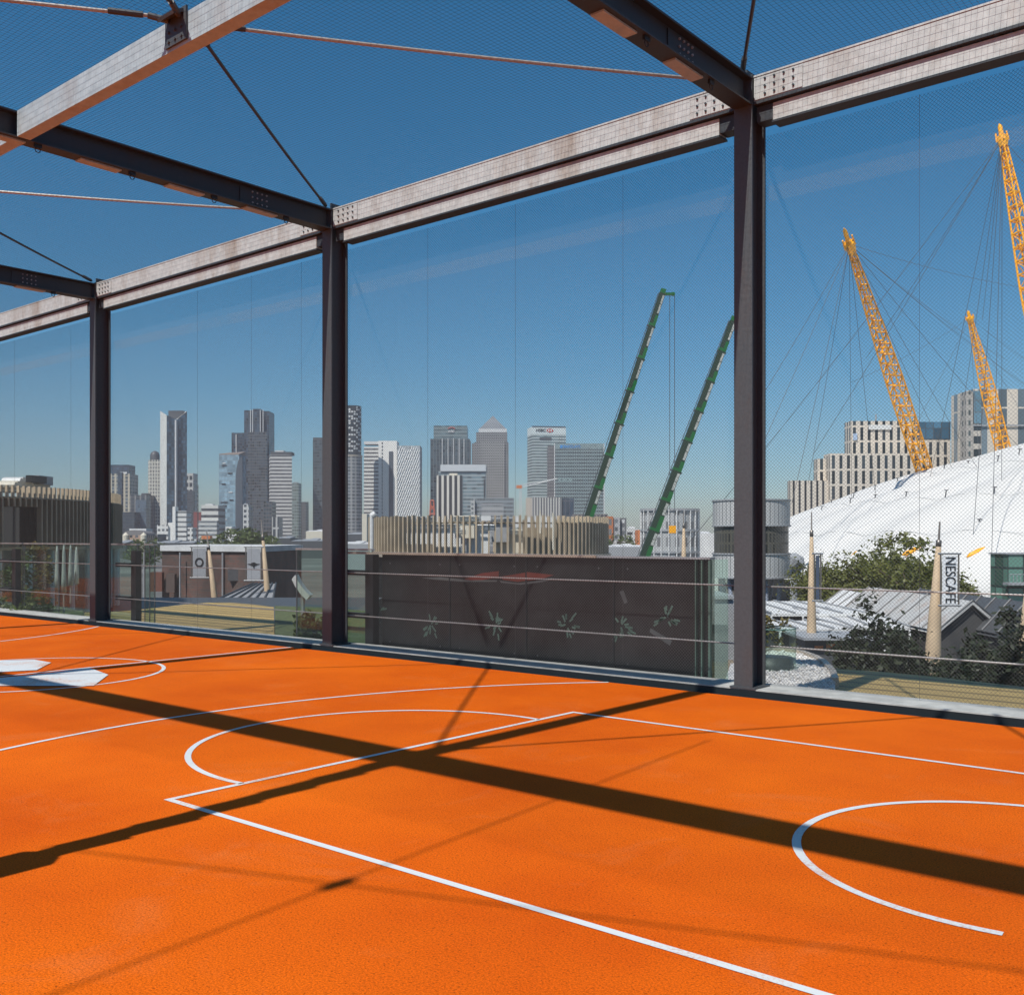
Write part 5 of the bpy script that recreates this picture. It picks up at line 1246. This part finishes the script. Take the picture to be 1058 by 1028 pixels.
# second bank tower, blue lettering
d = 1500
bb = facade('green_grey_bands', (.235, .30, .295), (.04, .055, .06), 3.2, 5.0, .8, .52, .1, .5, seed=97)
t, z = tower('office_tower', 'broad green glass tower with small blue lettering under its top edge', rect(573, 624, d, 50), d, 464.2, bb)
prism_obj('sign_band', rect(573, 624.3, d-.6, 50), z+.05, ZY(458.3, d), facade('sign_band_glass', (.26, .33, .32), (.20, .27, .27), 3.2, 3.3, .8, .8, .1, .3), t)
prism_obj('set_back_wing', rect(566, 572.95, d+8, 40), GZ, ZY(460, d), facade('grey_brown_wing', (.20, .19, .185), (.07, .075, .08), 3, 5.0, .6, .6, .1, .3), t)
for a in (572.6, 623.6): MB().cbox((a-CX)/F*d, (a+.9-CX)/F*d, d-1.1, d-.7, GZ, ZY(458.3, d)).build('rib', MT['roof'], t)
sp_ = PX(589.5, d-1, 461.5)
text('BARCLAYS', 'lettering', 5.6, sp_+RIGHT*2, RIGHT, UP, MT['blue'], t, .15, .92, .12)
MB().obox(PX(580, d-1, 461.4), RIGHT*1.9, AHEAD*.12, UP*2.2).build('emblem', MT['blue'], t)
prism_obj('mid_band', rect(577, 591, d-.5, 1), ZY(497.5, d), ZY(493.5, d), facade('mid_band', (.25, .34, .33), (.03, .04, .045), 9, 5, .3, .3, .1, .2), t)
t, z = tower('office_block', 'low stone block with white upright ribs in front of the bank towers', rect(549.5, 580, 1250, 26), 1250, 514, facade('stone_ribs', (.56, .53, .48), (.10, .11, .12), 3.3, 60, .45, .98, .2, .5, seed=98))
prism_obj('plain_end', rect(543.5, 549.4, 1250, 26), GZ, ZY(514.5, 1250), plain('stone_end_plain', (.50, .43, .35), .7), t)
prism_obj('glass_wing', rect(580.05, 593, 1254, 20), GZ, ZY(515, 1254), facade('blue_dark_wing', (.06, .07, .09), (.035, .06, .09), 5, 18, .75, .9, .06, .5), t)
t, z = tower('office_block', 'plain brown low block between the second bank tower and the orange flats', rect(593, 628, 1100, 26), 1100, 531, facade('far_brown', (.22, .20, .18), (.05, .05, .06), 4, 5, .6, .5, .2, .4))
# low blocks around the second crane
t, z = tower('apartment_block', 'orange and grey clad flats beside the fin crowned drum', rect(627, 633.6, 520, 14), 520, 533.5, facade('orange_flats', (.50, .17, .06), (.20, .20, .20), 3.4, 5, .42, .62, .2, .4), 'building')
prism_obj('grey_wing', rect(633.7, 640.5, 521, 12), GZ, ZY(534.5, 520), facade('grey_flats', (.42, .42, .42), (.12, .13, .14), 3, 4, .5, .5, .2, .4), t)
prism_obj('dark_wing', rect(640.55, 647.2, 523, 12), GZ, ZY(535, 520), facade('dark_flats', (.16, .165, .17), (.5, .5, .5), 3.4, 4, .35, .45, .2, .4), t)
t, z = tower('apartment_block', 'low white flats with dark window bands behind the second crane', rect(647, 660, 560, 14), 560, 546, facade('white_flats', (.66, .65, .62), (.07, .075, .08), 4, 3.4, .75, .45, .2, .5), 'building')
prism_obj('penthouse', rect(650, 656, 563, 8), z+.02, ZY(544, 560), MT['roof'], t)
t, z = tower('apartment_block', 'ochre clad slab at the foot of the second crane', rect(659.3, 663, 400, 10), 400, 547.5, MT['orange'], 'building')
t, z = tower('apartment_block', 'low white and red brick houses in front of the orange flats', rect(627, 655, 420, 10), 420, 559, facade('mixed_low', (.60, .58, .55), (.12, .10, .09), 3.4, 3.2, .6, .5, .2, .6), 'building')
# stepped white flats
d = 900
wf = facade('white_stepped', (.76, .75, .71), (.10, .11, .115), 3.6, 4.6, .62, .45, .2, .6, seed=101)
wp = plain('white_stepped_plain', (.76, .75, .71), .6, vary=.04)
t, z = tower('apartment_block', 'bright white stepped flats in front of the white edged glass tower', rect(181, 192.6, d, 14), d, 528, facade('white_terraces', (.76, .75, .71), (.12, .13, .135), 40, 4.2, 1, .36, .2, .6), 'building')
prism_obj('stair_tower', rect(178.2, 181.2, d-2, 8), GZ, ZY(523.5, d), wp, t)
prism_obj('middle_step', rect(173.5, 178.15, d-1, 12), GZ, ZY(540, d), wp, t)
prism_obj('low_step', rect(162.2, 173.45, d-3, 14), GZ, ZY(542.5, d), wf, t)
prism_obj('end_step', rect(192.7, 199, d+1, 12), GZ, ZY(545, d), wf, t)
t, z = tower('apartment_block', 'bright white stepped flats in front of the pale blue glass tower', rect(233, 239.6, 820, 12), 820, 544, wf, 'building')
prism_obj('middle_step', rect(239.65, 247.6, 819, 12), GZ, ZY(551.5, 820), facade('white_terraces_b', (.74, .73, .69), (.12, .13, .135), 40, 4.0, 1, .36, .2, .6), t)
prism_obj('low_step', rect(226, 232.95, 818, 12), GZ, ZY(555, 820), wf, t)
t, z = tower('apartment_block', 'long low white row with dark windows between the two white stepped flats', rect(196, 229, 760, 14), 760, 557, facade('low_row', (.70, .69, .65), (.09, .09, .09), 4.2, 5.2, .55, .45, .2, .5), 'building')
prism_obj('hip_roof', rect(208, 217, 758, 6), z+.02, ZY(553.5, 760), MT['orange'], t)
# domed beige block with pink corners
d = 560
t, z = tower('beige_block', 'beige brick block with rounded corner bays and a low arched roof', rect(126.5, 152, d, 16), d, 553, facade('pink_bays', (.48, .33, .24), (.10, .11, .12), 3.1, 4.4, .5, .6, .2, .5, seed=5), 'building')
ac = MB(); cx_, k_ = 138.5, d/F
pts = [W((cx_-CX+12.5*math.cos(R(a)))*k_, d+.1, z+2.8*math.sin(R(a))) for a in range(0, 181, 15)]
ac.face(list(reversed(pts)))
for a, b in zip(pts, pts[1:]): ac.face([a, b, b+AHEAD*15, a+AHEAD*15])
ac.build('arched_roof', plain('slate_roof', (.20, .19, .19), .7), t)
prism_obj('white_attic', rect(133.5, 151, d+10, 10), z, ZY(546, d), MT['white'], t)
for a in (128, 146.5): MB().lathe(W((a+2-CX)*k_, d, 0), [(1.7, GZ), (1.7, z), (.1, z+1.6)], 14).build('corner_bay', MT['cream'], t)
t, z = tower('office_block', 'grey banded low office behind the beige brick block', rect(150, 163, 640, 16), 640, 552, facade('grey_low_b', (.22, .22, .22), (.10, .10, .105), 4, 3.6, 1, .45, .2, .4))
# tower cranes
def tower_crane(px, py_top, d, label, jib=None, mat='grey', w=1.0):
    b = W((px-CX)/F*d, d, GZ); zt = ZY(py_top, d); t = thing('tower_crane', label, 'crane', b)
    m = MB(); n = 14
    cs = [(a*w/2, c*w/2) for a, c in ((1, 1), (1, -1), (-1, -1), (-1, 1))]
    for a, c in cs: m.tube([b+RIGHT*a+AHEAD*c, b+RIGHT*a+AHEAD*c+UP*(zt-GZ)], w*.16, 5)
    for k in range(n):
        z0, z1 = (zt-GZ)*k/n, (zt-GZ)*(k+1)/n
        for j in range(4):
            a, c = cs[j], cs[(j+1) % 4]; m.tube([b+RIGHT*a[0]+AHEAD*a[1]+UP*z0, b+RIGHT*c[0]+AHEAD*c[1]+UP*z1], w*.10, 4, False)
    m.build('mast', MT[mat], t)
    if jib:
        p, q = [PX(*v) for v in jib]; j = MB(); j.tube([p, q], w*.3, 5).tube([p+UP*w*1.6, q], w*.18, 5)
        for k in range(9): j.tube([p.lerp(q, k/9), (p+UP*w*1.6).lerp(q, (k+.5)/9)], w*.14, 4, False)
        j.build('jib', MT['white'], t)
        MB().obox(W((px-CX)/F*d, d, zt)-RIGHT*w*.8, RIGHT*w*1.6, AHEAD*w*.8, UP*w*.9).build('cab', MT['orange'], t)
    return t
tower_crane(537.8, 503, 1000, 'white tower crane with a long jib crossing the bank towers', ((538, 1000, 504), (576, 1010, 494.5)), 'white', 1.7)
tower_crane(204.5, 501, 1100, 'thin dark tower crane mast against the sky beside the white low office', None, 'dgrey', .8)
t = thing('site_hoist', 'red steel hoist frame at the foot of the broad dark tower', 'hoist', W((447-CX)/F*1200, 1200, GZ))
m = MB()
for a, b, c, e in ((443.5, 534, 445, 517), (450, 534, 448, 517), (445, 517, 448, 517), (443.8, 528, 449, 522), (449.5, 528, 445, 522), (443.6, 531, 449.8, 531)): m.tube([PX(a, 1200, b+20 if b == 534 else b), PX(c, 1200, e)], .95, 6)
m.build('frame', plain('hoist_orange_red', (.48, .10, .04), .5), t)
t = thing('brick_houses', 'low dark roofs and yards across the water behind the brick building', 'building', W(0, 300, GZ))
bpy.data.objects.remove(t)
# low far roofs filling the foot of the skyline
fills = ((-40, 60, 700, 552, 'long grey shed far behind the finned bronze building', 'dgrey'), (283, 300, 500, 556, 'dark pitched yard building before the white banded tower', 'dgrey'), (300, 345, 480, 559, 'dark low warehouse roofs before the middle post', 'dgrey'),
         (316, 334, 640, 549, 'small cream gabled hall beside the middle post', 'cream'), (100, 130, 480, 561, 'dark low shed behind the thinnest post', 'dgrey'), (152, 200, 520, 561, 'dark grey low roof behind the brick building coping', 'dgrey'),
         (226, 285, 500, 562, 'charcoal low roof below the trees at the twin towers', 'dgrey'), (340, 384, 300, 562, 'grey low roof beside the end of the fin crowned drum', 'grey'), (626, 668, 260, 565, 'low grey roof before the brick houses', 'grey'), (722, 800, 230, 560, 'long low grey roof behind the three tier pavilion', 'grey'),
         (620, 735, 900, 551, 'distant hazy low skyline between the cranes', 'roof'), (352, 384, 900, 552, 'distant dark low blocks under the round tower', 'dgrey'))
for a, b, d, py, lab, mt_ in fills:
    x0, x1 = (a-CX)/F*d, (b-CX)/F*d; z = ZY(py, d); dep = 18
    t = thing('low_building', lab, 'building', W((x0+x1)/2, d, GZ))
    MB().cbox(x0, x1, d, d+dep, GZ, z).build('wall', MT[mt_], t)
    n = max(2, int((b-a)/9)); rm = MB()
    for k in range(n):
        xa, xb2 = x0+(x1-x0)*k/n, x0+(x1-x0)*(k+.92)/n; h = d*.0022*(.5+((k*7) % 5)/5)
        rm.prism([tuple(W(u, v)[:2]) for u, v in ((xa, d+.3), (xb2, d+.3), (xb2, d+dep*.7), (xa, d+dep*.7))], z+.01, [z+.02, z+.02, z+h, z+h])
    rm.build('roof', MT['roof' if mt_ != 'dgrey' else 'grey'], t)

# ------------------------------------------------------------------ air, sky, sun, camera
HAZE = 0.00011
if HAZE:
    hz = MB(); c = W(0, 1000, 130); hz.obox(c, RIGHT*2650, AHEAD*1750, UP*(130-GZ+1.0))
    m, nt, nd, lk, p = newmat('haze_air'); nd.remove(p)
    pv = N(nd, 'ShaderNodeVolumePrincipled'); pv.inputs['Color'].default_value = (.90, .86, .96, 1); pv.inputs['Density'].default_value = HAZE; pv.inputs['Anisotropy'].default_value = 0.0
    lk.new(pv.outputs[0], nd['Material Output'].inputs['Volume'])
    tag(hz.build('haze', m), kind='stuff')
SUNV = Vector((.07, -.75, 1.0)).normalized()
elev = math.asin(SUNV.z)
wd = bpy.data.worlds.new('World'); sc.world = wd; wd.use_nodes = True
nt = wd.node_tree; bg = nt.nodes['Background']
sk = nt.nodes.new('ShaderNodeTexSky'); sk.sky_type = 'NISHITA'; sk.sun_disc = False
sk.sun_elevation = elev; sk.sun_rotation = math.atan2(SUNV.x, SUNV.y)
sk.altitude = 0; sk.air_density = 1.0; sk.dust_density = .55; sk.ozone_density = 7.0
hs = nt.nodes.new('ShaderNodeHueSaturation'); hs.inputs['Saturation'].default_value = 1.30; hs.inputs['Hue'].default_value = .485
nt.links.new(sk.outputs[0], hs.inputs['Color']); nt.links.new(hs.outputs[0], bg.inputs[0]); bg.inputs[1].default_value = .09
ld = bpy.data.lights.new('sun', 'SUN'); ld.energy = 5.0; ld.angle = R(.5); ld.color = (1.0, .965, .91)
lo = bpy.data.objects.new('sun', ld); COL.objects.link(lo); lo.rotation_euler = SUNV.to_track_quat('Z', 'Y').to_euler(); lo.location = (0, -20, 40)
cd = bpy.data.cameras.new('camera'); cam = bpy.data.objects.new('camera', cd); COL.objects.link(cam); sc.camera = cam
cam.location = CAM; cam.rotation_euler = (R(90), 0, math.atan2(SA, CA))
cd.sensor_width = 36; cd.sensor_fit = 'HORIZONTAL'; cd.lens = 36*F/1058; cd.shift_y = (HY-514)/1058; cd.clip_end = 9000; cd.clip_start = .05
sc.view_settings.view_transform = 'Standard'; sc.view_settings.look = 'None'; sc.view_settings.exposure = .10; sc.view_settings.gamma = 1
sc.cycles.max_bounces = 8; sc.cycles.transparent_max_bounces = 16; sc.cycles.volume_bounces = 0
